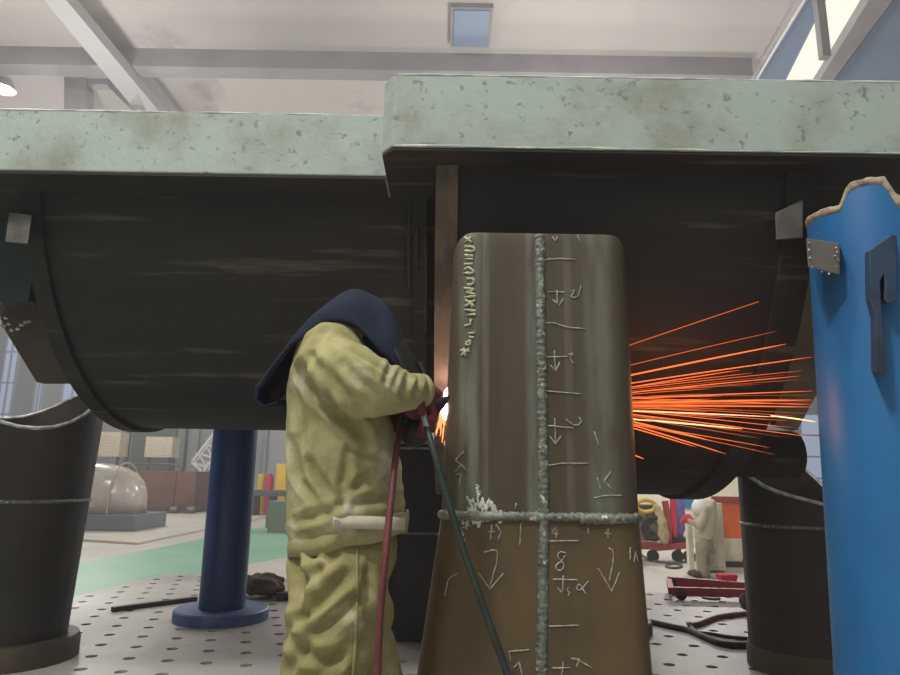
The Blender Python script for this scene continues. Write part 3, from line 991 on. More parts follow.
# ------------------------------------------------------------------ the welder
YW = 2.1
SC = F / (YW * math.cos(PITCH) + .1 * math.sin(PITCH))       # pixels per metre there
foot = P(335, 600, YW); foot.z = 0
wk = thing('person', 'welder in khaki canvas suit and navy hood bent over the leg seam', 'person', foot)


def W(px, py, dy=0.0): return P(px, py, YW + dy)


def ring(c, rx, ry, tilt=0.0, n=28, sq=.0):
    out = []
    for k in range(n):
        a = 2 * PI * k / n
        ca, sa = math.cos(a), math.sin(a)
        m = (abs(ca) ** 2.6 + abs(sa) ** 2.6) ** (-1 / 2.6)
        out.append(Vector((c.x + rx * ca * m, c.y + ry * sa * m, c.z - rx * ca * m * tilt)))
    return out


def px2m(v): return v / SC


jt = Geo()
J = [  # y, x-left, x-right, half depth, tilt
    (535, 294, 405, .165, -.22), (519, 291, 404, .18, -.18), (495, 290, 402, .185, -.08), (460, 289, 399, .19, 0), (425, 289, 394, .195, .0),
    (395, 291, 388, .20, .05), (368, 297, 380, .205, .15), (350, 303, 374, .20, .25), (338, 316, 368, .17, .3), (328, 330, 364, .11, .3)]
jt.loft([ring(W((a + b) / 2, y), px2m((b - a) / 2), d, t) for (y, a, b, d, t) in J])
# near (right) sleeve
sl = [W(328, 363, -.16), W(346, 373, -.20), W(364, 384, -.22), W(386, 389, -.19), W(404, 391, -.14), W(421, 391, -.09)]
sr = [.085, .094, .088, .076, .062, .048]
jt.tube(catmull(sl, 4), [sr[min(i // 4, 5)] + (sr[min(i // 4 + 1, 5)] - sr[min(i // 4, 5)]) * (i % 4) / 4 for i in range(21)], 20)
jt.ell(sl[0], (.09, .09, .09))
# far (left) sleeve
fl = [W(342, 362, .17), W(365, 395, .22), W(385, 420, .18), W(404, 418, .08)]
jt.tube(catmull(fl, 4), [.085 - .0022 * i for i in range(13)], 16)


def crease(q, sc, seed):
    n_ = noise.noise(Vector((q.x * sc[0], q.y * sc[1], q.z * sc[2])) + Vector((seed, seed * 2, 1)))
    return (1 - min(1, abs(n_) * 2.2)) ** 2


class Folds:
    """cloth creases laid along lines on the near side of a garment (lines given on the wearer's side plane)"""
    def __init__(self, lines):
        self.l = []
        for pts, w, d in lines:
            q = [Vector((P(x, y, YW - .15).x, P(x, y, YW - .15).z)) for x, y in pts]
            self.l.append((q, w / SC, d))

    def __call__(self, p):
        if p.y > YW + .06: return 0
        k = min(1, (YW + .06 - p.y) / .1); c = Vector((p.x, p.z)); out = 0
        for q, w, d in self.l:
            best = 9; tt = 0; L = len(q) - 1
            for i in range(L):
                e = q[i + 1] - q[i]
                t = max(0, min(1, (c - q[i]).dot(e) / e.length_squared))
                ds = (c - q[i] - e * t).length
                if ds < best: best = ds; tt = (i + t) / L
            if best < w * 4:
                u = best / w
                out += d * (-math.exp(-u * u) + .55 * math.exp(-(u - 2) ** 2 * 1.4)) * (.35 + .65 * math.sin(PI * min(1, max(0, .12 + tt * .8))))
        return out * k


FJ = Folds([([(306, 372), (322, 398), (345, 418), (360, 432), (366, 446)], 5, .024), ([(318, 362), (330, 384), (342, 404)], 4, .013),
            ([(296, 395), (304, 430), (298, 470)], 5, .011), ([(341, 506), (326, 484), (312, 462)], 4, .013), ([(340, 508), (318, 514), (298, 522)], 4, .011),
            ([(342, 502), (347, 476), (350, 450)], 4, .013), ([(346, 505), (368, 500), (396, 498)], 4, .012), ([(344, 500), (362, 482), (386, 466)], 4, .012),
            ([(290, 440), (300, 480), (320, 503)], 4, .009), ([(352, 448), (364, 454), (380, 456)], 3, .014),
            ([(336, 346), (362, 362), (392, 380)], 2.2, .006), ([(392, 352), (395, 370), (390, 388)], 3, .010), ([(405, 364), (410, 380), (404, 398)], 3, .010),
            ([(352, 372), (366, 388), (380, 398)], 3.5, .010), ([(330, 372), (350, 396), (370, 412)], 3.5, .011), ([(412, 370), (419, 382), (416, 396)], 2.5, .009), ([(398, 356), (402, 372), (397, 392)], 2.5, .009),
            ([(326, 334), (318, 352), (312, 372)], 4, .008)])
FT = Folds([([(292, 556), (304, 584), (302, 612)], 5, .022), ([(306, 616), (326, 596), (348, 574)], 5, .018), ([(316, 632), (340, 612), (366, 590)], 5, .016),
            ([(300, 588), (316, 572), (336, 556)], 4, .014), ([(300, 640), (322, 652), (344, 650)], 5, .018), ([(284, 640), (296, 622), (308, 612)], 4, .014),
            ([(318, 672), (338, 656), (362, 632)], 5, .014), ([(372, 560), (366, 590), (370, 620)], 4, .010), ([(290, 668), (304, 650), (312, 640)], 4, .013),
            ([(308, 546), (318, 562), (322, 580)], 4, .010), ([(352, 660), (366, 640), (376, 612)], 4, .010)])


def fold_j(p):
    q = p - foot
    b = noise.noise(Vector((q.x * 9 + q.z * 4, q.y * 5, q.z * 6)))
    b2 = noise.noise(Vector((q.x * 22 - q.z * 14, q.y * 9, q.z * 12)) + Vector((5, 2, 8)))
    c = math.sin(q.z * 75 + 6 * noise.noise(q * 5)) if q.z < .99 else 0
    far = crease(Vector((q.x + q.z * .9, q.y, q.z * .5)), (7, 3, 4), 3) if p.y > YW else 0
    return FJ(p) + .005 * b + .004 * b2 + .0022 * c - .012 * far


jk = blend(jt, .0075, 5, fold_j)
o_j = obj('jacket', jk, M_khaki, wk, smooth=True)
# collar of the sleeve cuff and seams
cf = Geo()
cdir = (sl[5] - sl[4]).normalized()
cf.tube([sl[5] - cdir * .014, sl[5] + cdir * .004, sl[5] + cdir * .012, sl[5] + cdir * .006], [.053, .052, .046, .040], 20)
obj('cuff', cf, M_khaki, o_j, smooth=True)
# waistband and strap
wb = Geo()
rg = []
for dz, k in ((-.028, .975), (-.03, 1.01), (0, 1.03), (.028, 1.02), (.03, .98)):
    r = ring(W(349.8, 533), px2m(55.5) * k, .168 * k, -.22, 48)
    rg.append([p + Vector((0, 0, dz + .004 * math.sin(i * .9))) for i, p in enumerate(r)])
wb.loft(rg, caps=False)
obj('waistband', wb, M_khaki, o_j, smooth=True)
st = Geo()
pts = []
for x in range(333, 408, 4):
    t = (x - 333) / 74
    # follow the waistband's near side
    cxw = W(349.8, 534).x
    u = max(-.995, min(.995, (P(x, 525, 1.93).x - cxw) / (px2m(55.5) * 1.08)))
    yy = YW - .18 * (1 - abs(u) ** 2.6) ** (1 / 2.6)
    pts.append(P(x, 522 - 3 * t + 1.0 * math.sin(t * 3) + 5 * t * t, yy - .006))
rg = []
for p in pts:
    rg.append([p + Vector((0, -.004, -.017)), p + Vector((0, -.007, 0)), p + Vector((0, -.004, .017)), p + Vector((0, .006, .017)), p + Vector((0, .006, -.017))])
st.loft(rg)
sto = obj('hem_strap', st, M_strap, o_j, smooth=True, label='pale buttoned hem strap')
b0 = pts[1] + Vector((0, -.009, 0))
obj('button', Geo().cyl(b0 + Vector((0, .004, 0)), b0 + Vector((0, -.004, 0)), .0075, seg=16), M_chrome, o_j, smooth=True, autosm=.6)

# trousers
tr = Geo()
T = [(528, 302, 396, .15), (545, 295, 397, .16), (562, 295, 394, .165), (580, 297, 388, .16)]
tr.loft([ring(W((a + b) / 2, y), px2m((b - a) / 2), d, -.05) for (y, a, b, d) in T])
near = [(W(342, 560, -.08), .118), (W(338, 600, -.09), .124), (W(331, 640, -.095), .126), (W(325, 680, -.10), .120)]
kn = near[-1][0]
kneeN = Vector((kn.x - .01, kn.y, .47)); ankN = Vector((kn.x - .10, kn.y, .10))
nl = near + [(kneeN, .11), (kneeN.lerp(ankN, .5), .098), (ankN, .088)]
tr.tube([p for p, r in nl], [r for p, r in nl], 24)
far = [(W(352, 560, .09), .112), (W(358, 610, .10), .112), (W(364, 660, .11), .105)]
kf = far[-1][0]
kneeF = Vector((kf.x + .03, kf.y, .48)); ankF = Vector((kf.x + .0, kf.y, .10))
fl_ = far + [(kneeF, .10), (kneeF.lerp(ankF, .5), .092), (ankF, .085)]
tr.tube([p for p, r in fl_], [r for p, r in fl_], 24)


def fold_t(p):
    q = p - foot
    b = noise.noise(Vector((q.x * 8 + q.z * 5, q.y * 5, q.z * 6)) + Vector((1, 7, 3)))
    b2 = noise.noise(Vector((q.x * 20 + q.z * 14, q.y * 8, q.z * 12)) + Vector((4, 7, 3)))
    far = crease(Vector((q.x - q.z * .8, q.y, q.z + q.x * .8)), (5, 3, 7), 5) if (p.y > YW or q.z < .5) else 0
    return FT(p) + .007 * b + .004 * b2 - .014 * far


o_t = obj('trousers', blend(tr, .0085, 5, fold_t), M_khaki2, wk, smooth=True)
# side seam stitched along the near leg
tb = BVHTree.FromPolygons([tuple(v.co + ORI[o_t.name]) for v in o_t.data.vertices], [tuple(p.vertices) for p in o_t.data.polygons])
sm = Geo(); pts = []
for y in range(548, 690, 3):
    x = 357 + 4 * math.sin((y - 548) / 60) - (y - 548) * .06
    d = ray(x, y).normalized()
    l, nn, i, ds = tb.ray_cast(CAM, d)
    if l: pts.append(l - d * .001)
sm.tube(pts, [.004 + .002 * (i % 2) for i in range(len(pts))], 6)
obj('side_seam', sm, M_khaki2, o_t, smooth=True)

# boots
for a, nm in ((ankN, 'boot'), (ankF, 'boot')):
    bt = Geo()
    bt.cap(a + Vector((0, 0, .06)), a + Vector((.0, 0, -.03)), .065, .062)
    bt.loft([ring(Vector((a.x + .06, a.y, z)), rx, ry) for z, rx, ry in ((.0, .145, .052), (.03, .145, .054), (.07, .125, .05), (.10, .08, .045))])
    o = obj(nm, blend(bt, .009, 4), M_boot, wk, smooth=True)

# body (one continuous figure under the clothes)
hd = W(364, 334)
bd = Geo()
bd.ell(hd, (.078, .068, .098), rot=Matrix.Rotation(.5, 3, 'Y'))
fdir = Vector((.86, .1, -.42)).normalized()
bd.cap(hd + fdir * .07, hd + fdir * .10, .02, .014)                   # nose
bd.ell(hd + fdir * .055 + Vector((-.02, 0, -.05)), (.045, .045, .04))   # jaw
for s in (-1, 1): bd.ell(hd + Vector((-.005, s * .075, -.005)), (.02, .012, .03))
bd.cap(hd + Vector((-.03, 0, -.06)), W(348, 352), .055, .06)
bd.loft([ring(W((a + b) / 2 + 3, y), px2m((b - a) / 2) * .72, d * .72, t) for (y, a, b, d, t) in J[:-1]])
bd.loft([ring(W(347, y), .10, .09) for y in (515, 545, 560)])
for pr, ra_ in (((sl[0], sl[2]), (.05, .045)), ((sl[2], sl[5]), (.042, .032)), ((fl[0], fl[1]), (.05, .045)), ((fl[1], fl[3]), (.042, .032))):
    bd.cap(pr[0], pr[1], *ra_)
for a, b, c in ((near[0][0], kneeN, ankN), (far[0][0], kneeF, ankF)):
    bd.cap(a, b, .070, .052); bd.cap(b, c, .050, .036); bd.cap(c, Vector((c.x + .12, c.y, .05)), .035, .03)
obj('body', blend(bd, .012, 3), M_skin, wk, smooth=True)

# hood with cape
rid = [(400, 336, .085, .125), (393, 317, .105, .175), (377, 300, .12, .19), (355, 290, .13, .145), (336, 300, .15, .115), (320, 318, .165, .085),
       (306, 336, .165, .062), (291, 356, .15, .045), (279, 372, .135, .035), (268, 386, .125, .03)]
RD = []
for (x, y, w, h) in rid: RD.append((W(x, y), w, h))
cent = catmull([r[0] for r in RD], 4)
rings = []
for i, c in enumerate(cent):
    k = min(i // 4, len(RD) - 2); t = (i - k * 4) / 4
    w = RD[k][1] + (RD[k + 1][1] - RD[k][1]) * t; h = RD[k][2] + (RD[k + 1][2] - RD[k][2]) * t
    r = []
    for j in range(21):
        u = -1 + 2 * j / 20
        a = u * PI / 2
        wr_ = .012 * noise.noise(Vector((i * .22, u * 2.2, 4)))
        r.append(Vector((c.x + .02 * abs(u) * (1 if i < 14 else 0) - (.0 if i < 24 else .0), c.y + w * math.sin(a) * (1 + wr_ * 3), c.z - h * (1 - math.cos(a)) ** .8 * (1 + .2 * wr_) + wr_ * .8)))
    rings.append(r)
hg = Geo().loft(rings, caps=False, closed=False)
ho = obj('hood', hg, M_navy, wk, smooth=True, recalc=False)
s_ = ho.modifiers.new('thickness', 'SOLIDIFY'); s_.thickness = .014; s_.offset = 0
s_ = ho.modifiers.new('smooth', 'SUBSURF'); s_.levels = 1; s_.render_levels = 1
cw = Geo()
cw.ell(hd + Vector((-.005, 0, 0)), (.088, .080, .108)); cw.cap(hd + Vector((-.02, 0, -.05)), W(352, 350), .078, .085)
cw.cap(hd + Vector((.03, 0, -.06)), W(366, 352), .06, .06)
obj('cowl', blend(cw, .01, 4), M_navy, ho, smooth=True)
# hanging tail edge of the cape, a darker fold under it
tg = Geo(); rings = []
for (x, y, w) in ((291, 360, .12), (280, 374, .125), (269, 387, .125), (266, 400, .12), (272, 406, .11), (286, 402, .10)):
    c = W(x, y)
    rings.append([Vector((c.x, c.y + w * (-1 + 2 * j / 10), c.z - .015 * abs(-1 + 2 * j / 10) ** 2)) for j in range(11)])
tg.loft(rings, caps=False, closed=False)
tl = obj('hood_tail', tg, M_navy, ho, smooth=True, recalc=False)
s_ = tl.modifiers.new('thickness', 'SOLIDIFY'); s_.thickness = .012; s_.offset = 0
# face shield
fs = Geo(); rings = []
ax = Vector((-.42, 0, .9)).normalized()      # up along the tilted head
fw = Vector((.9, 0, -.42)).normalized()
for i in range(9):
    v = -1 + 2 * i / 8
    r = []
    for j in range(17):
        a = (-1 + 2 * j / 16) * 1.25
        rad = .128 - .02 * v * v
        r.append(hd + ax * (.125 * v - .075) + fw * (rad * math.cos(a) + .062) + Vector((0, 1, 0)) * rad * .92 * math.sin(a))
    rings.append(r)
fs.loft(rings, caps=False, closed=False)
fso = obj('face_shield', fs, M_black, wk, smooth=True, recalc=False)
s_ = fso.modifiers.new('thickness', 'SOLIDIFY'); s_.thickness = .006
c = hd + fw * .189 + ax * -.05
obj('viewing_window', Geo().add([c + ax * sx * .035 + Vector((0, sy * .055, 0)) + fw * k for k in (-.006, .008) for sx, sy in ((-1, -1), (-1, 1), (1, 1), (1, -1))],
                                [(3, 2, 1, 0), (4, 5, 6, 7), (0, 1, 5, 4), (1, 2, 6, 5), (2, 3, 7, 6), (3, 0, 4, 7)]), M_pit, fso)

# torch
tip = on_leg(452, 404, 0) or P(450, 404, 2.3)
h0, h1 = W(401, 424, -.02), W(431, 409, -.0)
tw = thing('gouging_torch', 'black welding torch held in the welder\'s red gloves', 'torch', h0)
obj('handle', Geo().tube([h0, h0.lerp(h1, .1), h0.lerp(h1, .5), h0.lerp(h1, .9), h1], [.016, .021, .023, .022, .018], 16), M_black, tw, smooth=True)
hd2 = Geo()
d = (h1 - h0).normalized()
rodend = P(448.5, 397.5, 2.17)
hd2.tube([h1 - d * .03, h1 + d * .0, h1.lerp(rodend, .5), rodend], [.030, .032, .020, .006], 12)
hd2.ell(h1 + Vector((-.015, 0, -.02)), (.035, .03, .045))
obj('jaw', hd2, M_black, tw, smooth=True)
obj('guard', Geo().ell(h0.lerp(h1, .45) + Vector((0, .01, -.035)), (.055, .045, .055)), M_black, tw, smooth=True)

# gloved hands


def hand(palm, fdirv, grip_axis, thumb_side, s=1.0):
    "palm centre, direction fingers leave the palm, axis of the grip"
    g = Geo()
    fd = fdirv.normalized(); gx = grip_axis.normalized(); nz_ = fd.cross(gx).normalized()
    g.ell(palm, (.040 * s, .040 * s, .040 * s))
    g.cap(palm - fd * .045 * s, palm, .032 * s, .036 * s)
    for k, ln in enumerate((.9, 1.0, .95, .78)):
        base = palm + gx * ((k - 1.5) * .0215 * s) + fd * .03 * s
        a = base + fd * .030 * s * ln + nz_ * .012 * s
        b = a + fd * .004 * s + nz_ * .030 * s * ln
        c = b - fd * .024 * s * ln + nz_ * .006 * s
        g.cap(base, a, .0125 * s, .012 * s, 10); g.cap(a, b, .012 * s, .011 * s, 10); g.cap(b, c, .011 * s, .0095 * s, 10)
    t0 = palm + gx * thumb_side * .030 * s - fd * .01 * s
    t1 = t0 + gx * thumb_side * .022 * s + nz_ * .025 * s + fd * .014 * s
    t2 = t1 + nz_ * .024 * s + fd * .02 * s - gx * thumb_side * .006 * s
    g.cap(t0, t1, .0165 * s, .014 * s, 10); g.cap(t1, t2, .0135 * s, .011 * s, 10)
    return g


hN = W(416, 405, -.07)
g = hand(hN, Vector((.75, .25, -.55)), Vector((.3, -.7, .45)), 1, 1.12)
g.tube([sl[5] - cdir * .01, sl[5] + cdir * .035, hN], [.046, .043, .036], 16)
obj('glove', blend(g, .005, 3), M_redglove, wk, smooth=True)
hF = W(408, 421, .045)
g = hand(hF, Vector((.7, -.35, -.2)), Vector((.5, .4, .3)), 1, 1.12)
g.tube([fl[2].lerp(fl[3], .6), fl[3], hF], [.062, .056, .040], 16)
obj('glove', blend(g, .005, 3), M_redglove, wk, smooth=True)

# hoses
pts = [W(402, 428, -.06), P(397, 447, 1.97), P(392, 490, 1.88), P(386, 550, 1.82), P(380, 615, 1.80), P(377, 680, 1.80)]
e = pts[-1]
pts += [Vector((e.x - .01, e.y + .03, .25)), Vector((e.x + .02, e.y + .02, .06)), Vector((e.x + .1, e.y - .15, .03)), Vector((e.x + .4, e.y - .5, .015)), Vector((e.x + 1.0, e.y - .7, .015))]
cv = catmull(pts, 8)
tag(obj('welding_hose', Geo().tube(cv, .0098, 12), M_redhose, loc=(e.x, e.y, 0), smooth=True), 'dull red hose hanging from the torch down beside the khaki trousers', 'hose')
pts = [W(422, 408, -.11), W(425, 422, -.13), P(434, 452, 1.93), P(448, 500, 1.92), P(467, 560, 1.92), P(490, 625, 1.92), P(508, 676, 1.92)]
e = pts[-1]
pts += [Vector((e.x + .1, e.y, .3)), Vector((e.x + .2, e.y - .02, .08)), Vector((e.x + .35, e.y - .1, .016)), Vector((e.x + .9, e.y - .3, .016)), Vector((e.x + 1.5, e.y - .8, .016))]
gh = thing('welding_cable', 'dark green cable slanting from the torch across the chalk-marked leg', 'cable', (e.x, e.y, 0))
cv = catmull(pts, 8)
obj('cable', Geo().tube(cv[10:], .0098, 12), M_greenhose, gh, smooth=True)
obj('metal_sleeve', Geo().tube(cv[:18], .0088, 12), M_greyhose, gh, smooth=True, label='pale blue-grey sleeve at the torch end')

# ------------------------------------------------------------------ arc and sparks
YA = 2.34
ag = Geo()
rndp = random.Random(3)
ag.ell(P(447.5, 400, YA), (.015, .01, .042))
ag.ell(P(445.5, 413, YA), (.012, .01, .024))
ag.ell(P(441.5, 409, YA), (.010, .01, .015))
tag(obj('welding_arc', ag, E_arc, loc=P(448, 404, YA), smooth=True), 'white hot arc glowing at the left edge of the chalk-marked leg', 'arc')
mg = Geo()
for (x0, y0, x1, y1, r) in ((446, 404, 444, 426, .012), (442, 408, 440, 429, .008), (447.5, 414, 446, 446, .0045), (439.5, 418, 436, 436, .0032), (444, 424, 442, 443, .003), (441.5, 426, 440, 437, .002), (437, 428, 435.5, 434, .002), (448.5, 428, 448, 440, .002), (445, 440, 444.5, 446, .0025)):
    a, b = P(x0, y0, YA + .01), P(x1, y1, YA + .01)
    mg.tube([a, a.lerp(b, .3), a.lerp(b, .7), b], [r * .3, r, r * .8, r * .2], 8)
tag(obj('molten_drips', mg, E_molten, loc=P(445, 420, YA), smooth=True), 'orange molten droplets falling below the arc', 'sparks', kind='stuff')

S1, S2, S3 = Geo(), Geo(), Geo()


def spark(g, x0, y0, x1, y1, r, Y0=2.52, Y1=2.72):
    # start hidden behind the leg, nearer the arc, and fly on
    t0 = -.25
    r *= .82
    xa, ya = x0 + (x1 - x0) * t0, y0 + (y1 - y0) * t0
    n = 9; pts = []; rad = []
    for i in range(n + 1):
        t = i / n
        pts.append(P(xa + (x1 - xa) * t, ya + (y1 - ya) * t + .8 * math.sin(t * PI) * -.6, Y0 + (Y1 - Y0) * t))
        rad.append(r * (.55 + .45 * math.sin(min(1, t * 1.05) * PI * .9 + .25)) if i < n else r * .15)
    g.tube(pts, rad, 6)


for s in ((628, 346, 800, 288, .0026), (628, 366, 777, 331, .0024)): spark(S3, *s)
for s in ((628, 376, 786, 344, .0044), (628, 384, 812, 357, .0030), (628, 388, 740, 370, .0024), (628, 393, 800, 376, .0022), (628, 399, 812, 391, .0026),
          (628, 403, 812, 400, .0036), (628, 406, 812, 407, .0030), (628, 421, 712, 441, .0042), (628, 424, 726, 454, .0028), (628, 427, 696, 447, .0026),
          (632, 455, 644, 459, .0026), (628, 414, 812, 437, .0018)): spark(S1, *s)
for s in ((628, 411, 775, 417, .0028), (628, 419, 742, 429, .0040), (780, 417, 816, 422, .0034)):
    spark(S2, *s)
rs = random.Random(11)
for k in range(36):
    u = rs.gauss(0, 1)
    y0 = 404 + u * 9
    slope = (y0 - 402) * .0095 + rs.gauss(0, .02)
    L_ = rs.uniform(60, 185)
    spark(S3 if rs.random() < .6 else S1, 628, y0, min(812, 628 + L_), y0 + slope * L_, rs.uniform(.0009, .0018), 2.5 + rs.random() * .1, 2.62 + rs.random() * .25)
sp = thing('spark_spray', 'fan of orange sparks flying right from behind the chalk-marked leg', 'sparks', P(640, 400, 2.6))
sp['kind'] = 'stuff'
for nm, g_, m_ in (('orange_sparks', S1, E_spark), ('bright_sparks', S2, E_spark2), ('dim_sparks', S3, E_spark3)):
    o = obj(nm, g_, m_, sp, smooth=True); o['kind'] = 'stuff'

# ------------------------------------------------------------------ background, left
# thin grey floor plate
q = [G(60, 540, ZF), G(138, 545, ZF), G(204, 531, ZF), G(290, 513, ZF), G(290, 500, ZF), G(60, 500, ZF)]
tag(obj('steel_floor_plate', Geo().prism([(p.x, p.y) for p in q], 'z', ZF, ZF + .06), M_floor, loc=(q[1].x, q[1].y, ZF)),
    'grey steel plate lying on the floor under the wrapped tank', 'plate')
# wrapped tank
zb = ZF + .06
b = G(110, 531, zb); Yt = b.y
x0, x1 = P(-30, 530, Yt).x, P(134, 530, Yt).x
tk = thing('film_wrapped_tank', 'domed brown tank wrapped in clear film on a grey skid', 'tank', ((x0 + x1) / 2, Yt + 1, zb))
zs = P(110, 515, Yt).z
obj('skid', Geo().box((x0, Yt, zb), (x1, Yt + 2.4, zs)), M_skid, tk, bevel=.03)
xa, xb = P(-30, 500, Yt).x, P(127, 500, Yt).x
ztop = P(95, 462, Yt + .5).z
rings = []
for k, zf in ((1.0, 0), (1.0, .30), (.985, .45), (.94, .62), (.85, .78), (.70, .90), (.48, .975), (.2, 1.0)):
    rings.append(ring(Vector(((xa + xb) / 2, Yt + 1.25, zs + (ztop - zs) * zf)), (xb - xa) / 2 * k, 1.05 * k, n=40))
obj('tank_shell', Geo().loft(rings), M_wrap, tk, smooth=True)
bz = zs + (ztop - zs) * .45
for off in (-.35, .05, .45):
    xm = (xa + xb) / 2 + (xb - xa) * off * .8
    pts = [Vector((xm, Yt + 1.25 - 1.09 * math.cos(t) * .98, zs + (ztop - zs) * 1.0 * abs(math.sin(t)) ** .6)) for t in (PI * j / 20 for j in range(21))]
    obj('strap', Geo().tube(pts, .025, 6), M_spatter, tk)
# rusty box
b = G(165, 514, ZF); Yr = b.y
x0, x1 = P(110, 500, Yr).x, P(194, 500, Yr).x
rb2 = thing('rusty_steel_tank', 'square red-brown rusty steel box beyond the wrapped tank', 'tank', ((x0 + x1) / 2, Yr, ZF))
z0, z1 = P(165, 510, Yr).z, P(165, 471, Yr).z
obj('box_shell', Geo().box((x0, Yr, z0), (x1, Yr + 3, z1)), M_rustbox, rb2, bevel=.03)
xm = P(174, 490, Yr).x
obj('corner_rib', Geo().box((xm - .05, Yr - .08, z0), (xm + .05, Yr, z1)), M_rustbox, rb2)
obj('top_rail', Geo().tube(catmull([Vector((x0 + .3, Yr, z1)), Vector((x0 + .6, Yr, z1 + .28)), Vector((xm, Yr, z1 + .3)), Vector((xm + .3, Yr, z1))], 6), .04, 6), M_darkmach, rb2)
obj('skid', Geo().box((P(143, 500, Yr).x, Yr - .4, ZF), (P(192, 500, Yr).x, Yr + 2, z0)), M_darkmach, rb2)
for x in (171, 188):
    p = P(x, 510, Yr - .42)
    obj('roller', Geo().cyl(p, p + Vector((.3, 0, 0)), .16, seg=12), M_lug, rb2, smooth=True, autosm=.6)
# louvred units on stands
for (xa_, xb_, ya_, yb_, lab) in ((72, 121, 432, 456, 'beige louvred unit on a dark stand above the wrapped tank'),
                                  (144, 173, 437, 457, 'beige louvred unit on a stand behind the rusty box')):
    Yl = 36.0
    a, b = P(xa_, yb_, Yl), P(xb_, ya_, Yl)
    lv = thing('louvred_unit', lab, 'cooling unit', ((a.x + b.x) / 2, Yl, ZF), group='louvred units along the far wall')
    obj('cabinet', Geo().box((a.x, Yl, a.z), (b.x, Yl + 1.0, b.z)), M_louvre, lv)
    s = Geo(); w3 = (b.x - a.x) / 3
    for k in range(3):
        for j in range(7):
            z = a.z + .12 + (b.z - a.z - .2) * j / 7
            s.box((a.x + w3 * k + .06, Yl - .05, z), (a.x + w3 * (k + 1) - .06, Yl, z + .05))
    obj('louvre_slats', s, M_cream, lv)
    for x in (a.x + .15, b.x - .15):
        obj('leg', Geo().bar((x, Yl + .3, a.z), (x - .15, Yl + .3, ZF), .12), M_darkmach, lv)
    obj('cross_brace', Geo().bar((a.x + .1, Yl + .3, a.z - .9), (b.x - .1, Yl + .3, a.z - .9), .1), M_darkmach, lv)
# white lattice boom
A0, A1 = P(192, 462, 39), P(226, 418, 39); off = P(203, 472, 39) - A0
lt = thing('lattice_boom', 'white lattice boom leaning beside the dark blue column', 'crane boom', (A0.x, 39, ZF))
for o1 in (Vector(), off, Vector((0, .6, 0)), off + Vector((0, .6, 0))):
    obj('chord', Geo().bar(A0 + o1, A1 + o1, .14), M_white, lt)
lc = Geo(); ld = Geo()
for k in range(5):
    a, b = A0.lerp(A1, k / 5), A0.lerp(A1, (k + .5) / 5) + off
    lc.bar(a, b, .09); lc.bar(b, A0.lerp(A1, (k + 1) / 5), .09)
    ld.bar(a + Vector((0, .6, 0)), b + Vector((0, .6, 0)), .09); ld.bar(b + Vector((0, .6, 0)), A0.lerp(A1, (k + 1) / 5) + Vector((0, .6, 0)), .09)
lc.bar(A0, A0 + off, .14)
obj('lattice', lc, M_white, lt)
obj('lattice', ld, M_white, lt)
obj('foot_post', Geo().bar(A0 + off + Vector((0, .3, 0)), Vector((A0.x + off.x, 39.3, ZF)), .25), M_greenpaint, lt)
# dark conveyor bed, yellow cabinets, red drum, grey-olive box
Yk = G(262, 517, ZF).y
a = P(236, 503, Yk)
cb2 = thing('roller_bed', 'long dark roller bed beyond the dark blue column', 'roller bed', (a.x, Yk, ZF))
x0, x1 = P(225, 500, Yk).x, P(330, 500, Yk).x
zt_ = P(262, 491, Yk).z
for y in (Yk, Yk + 1.2):
    obj('rail', Geo().box((x0, y, zt_ - .22), (x1, y + .15, zt_)), M_darkmach, cb2)
for k in range(6):
    x = x0 + (x1 - x0) * (k + .5) / 6
    obj('leg', Geo().box((x - .08, Yk + .1, ZF), (x + .08, Yk + 1.25, zt_ - .22)), M_darkmach, cb2)
for k in range(14):
    x = x0 + (x1 - x0) * (k + .5) / 14
    obj('roller', Geo().cyl((x, Yk + .15, zt_ - .05), (x, Yk + 1.2, zt_ - .05), .09, seg=10), M_lug, cb2)


def simple_cabinet(name, label, cat, px0, px1, py0, py1, Y, m, door=True, d=.6, zf=ZF):
    a, b = P(px0, py1, Y), P(px1, py0, Y)
    t = thing(name, label, cat, ((a.x + b.x) / 2, Y, zf))
    obj('cabinet_body', Geo().box((a.x, Y, zf + .05), (b.x, Y + d, b.z)), m, t, bevel=.015)
    if door:
        obj('door', Geo().box((a.x + .05, Y - .03, zf + .12), (b.x - .05, Y, b.z - .08)), m, t, bevel=.01)
    obj('plinth', Geo().box((a.x + .03, Y + .03, zf), (b.x - .03, Y + d - .03, zf + .05)), M_darkmach, t)
    return t


simple_cabinet('machine_cabinet', 'yellow machine cabinet beyond the roller bed, beside the welder\'s back', 'cabinet', 275, 292, 464, 487, 33.0, M_yellow)
simple_cabinet('yellow_box', 'small yellow box beyond the roller bed left of the red drum', 'box', 257, 264, 474, 488, 34.0, M_yellow)
p = P(269, 488, 33.4)
dr = thing('red_drum', 'small red drum between the two yellow boxes in the distance', 'drum', (p.x, 33.4, ZF))
zt2 = P(269, 476, 33.4).z
obj('drum_body', Geo().cyl((p.x, 33.4, ZF), (p.x, 33.4, zt2), .2, seg=20), M_redbright, dr, smooth=True, autosm=.6)
obj('drum_lid', Geo().cyl((p.x, 33.4, zt2), (p.x, 33.4, zt2 + .12), .14, .1, seg=20), M_red, dr, smooth=True, autosm=.6)
Yo = G(285, 533, ZF).y
a, b = P(264, 533, Yo), P(330, 502, Yo)
ob = thing('tool_chest', 'grey olive steel chest on the green walkway behind the welder', 'chest', ((a.x + b.x) / 2, Yo, ZF))
obj('chest_body', Geo().box((a.x + .09, Yo, ZF), (b.x, Yo + .8, b.z)), M_olive, ob, bevel=.015)
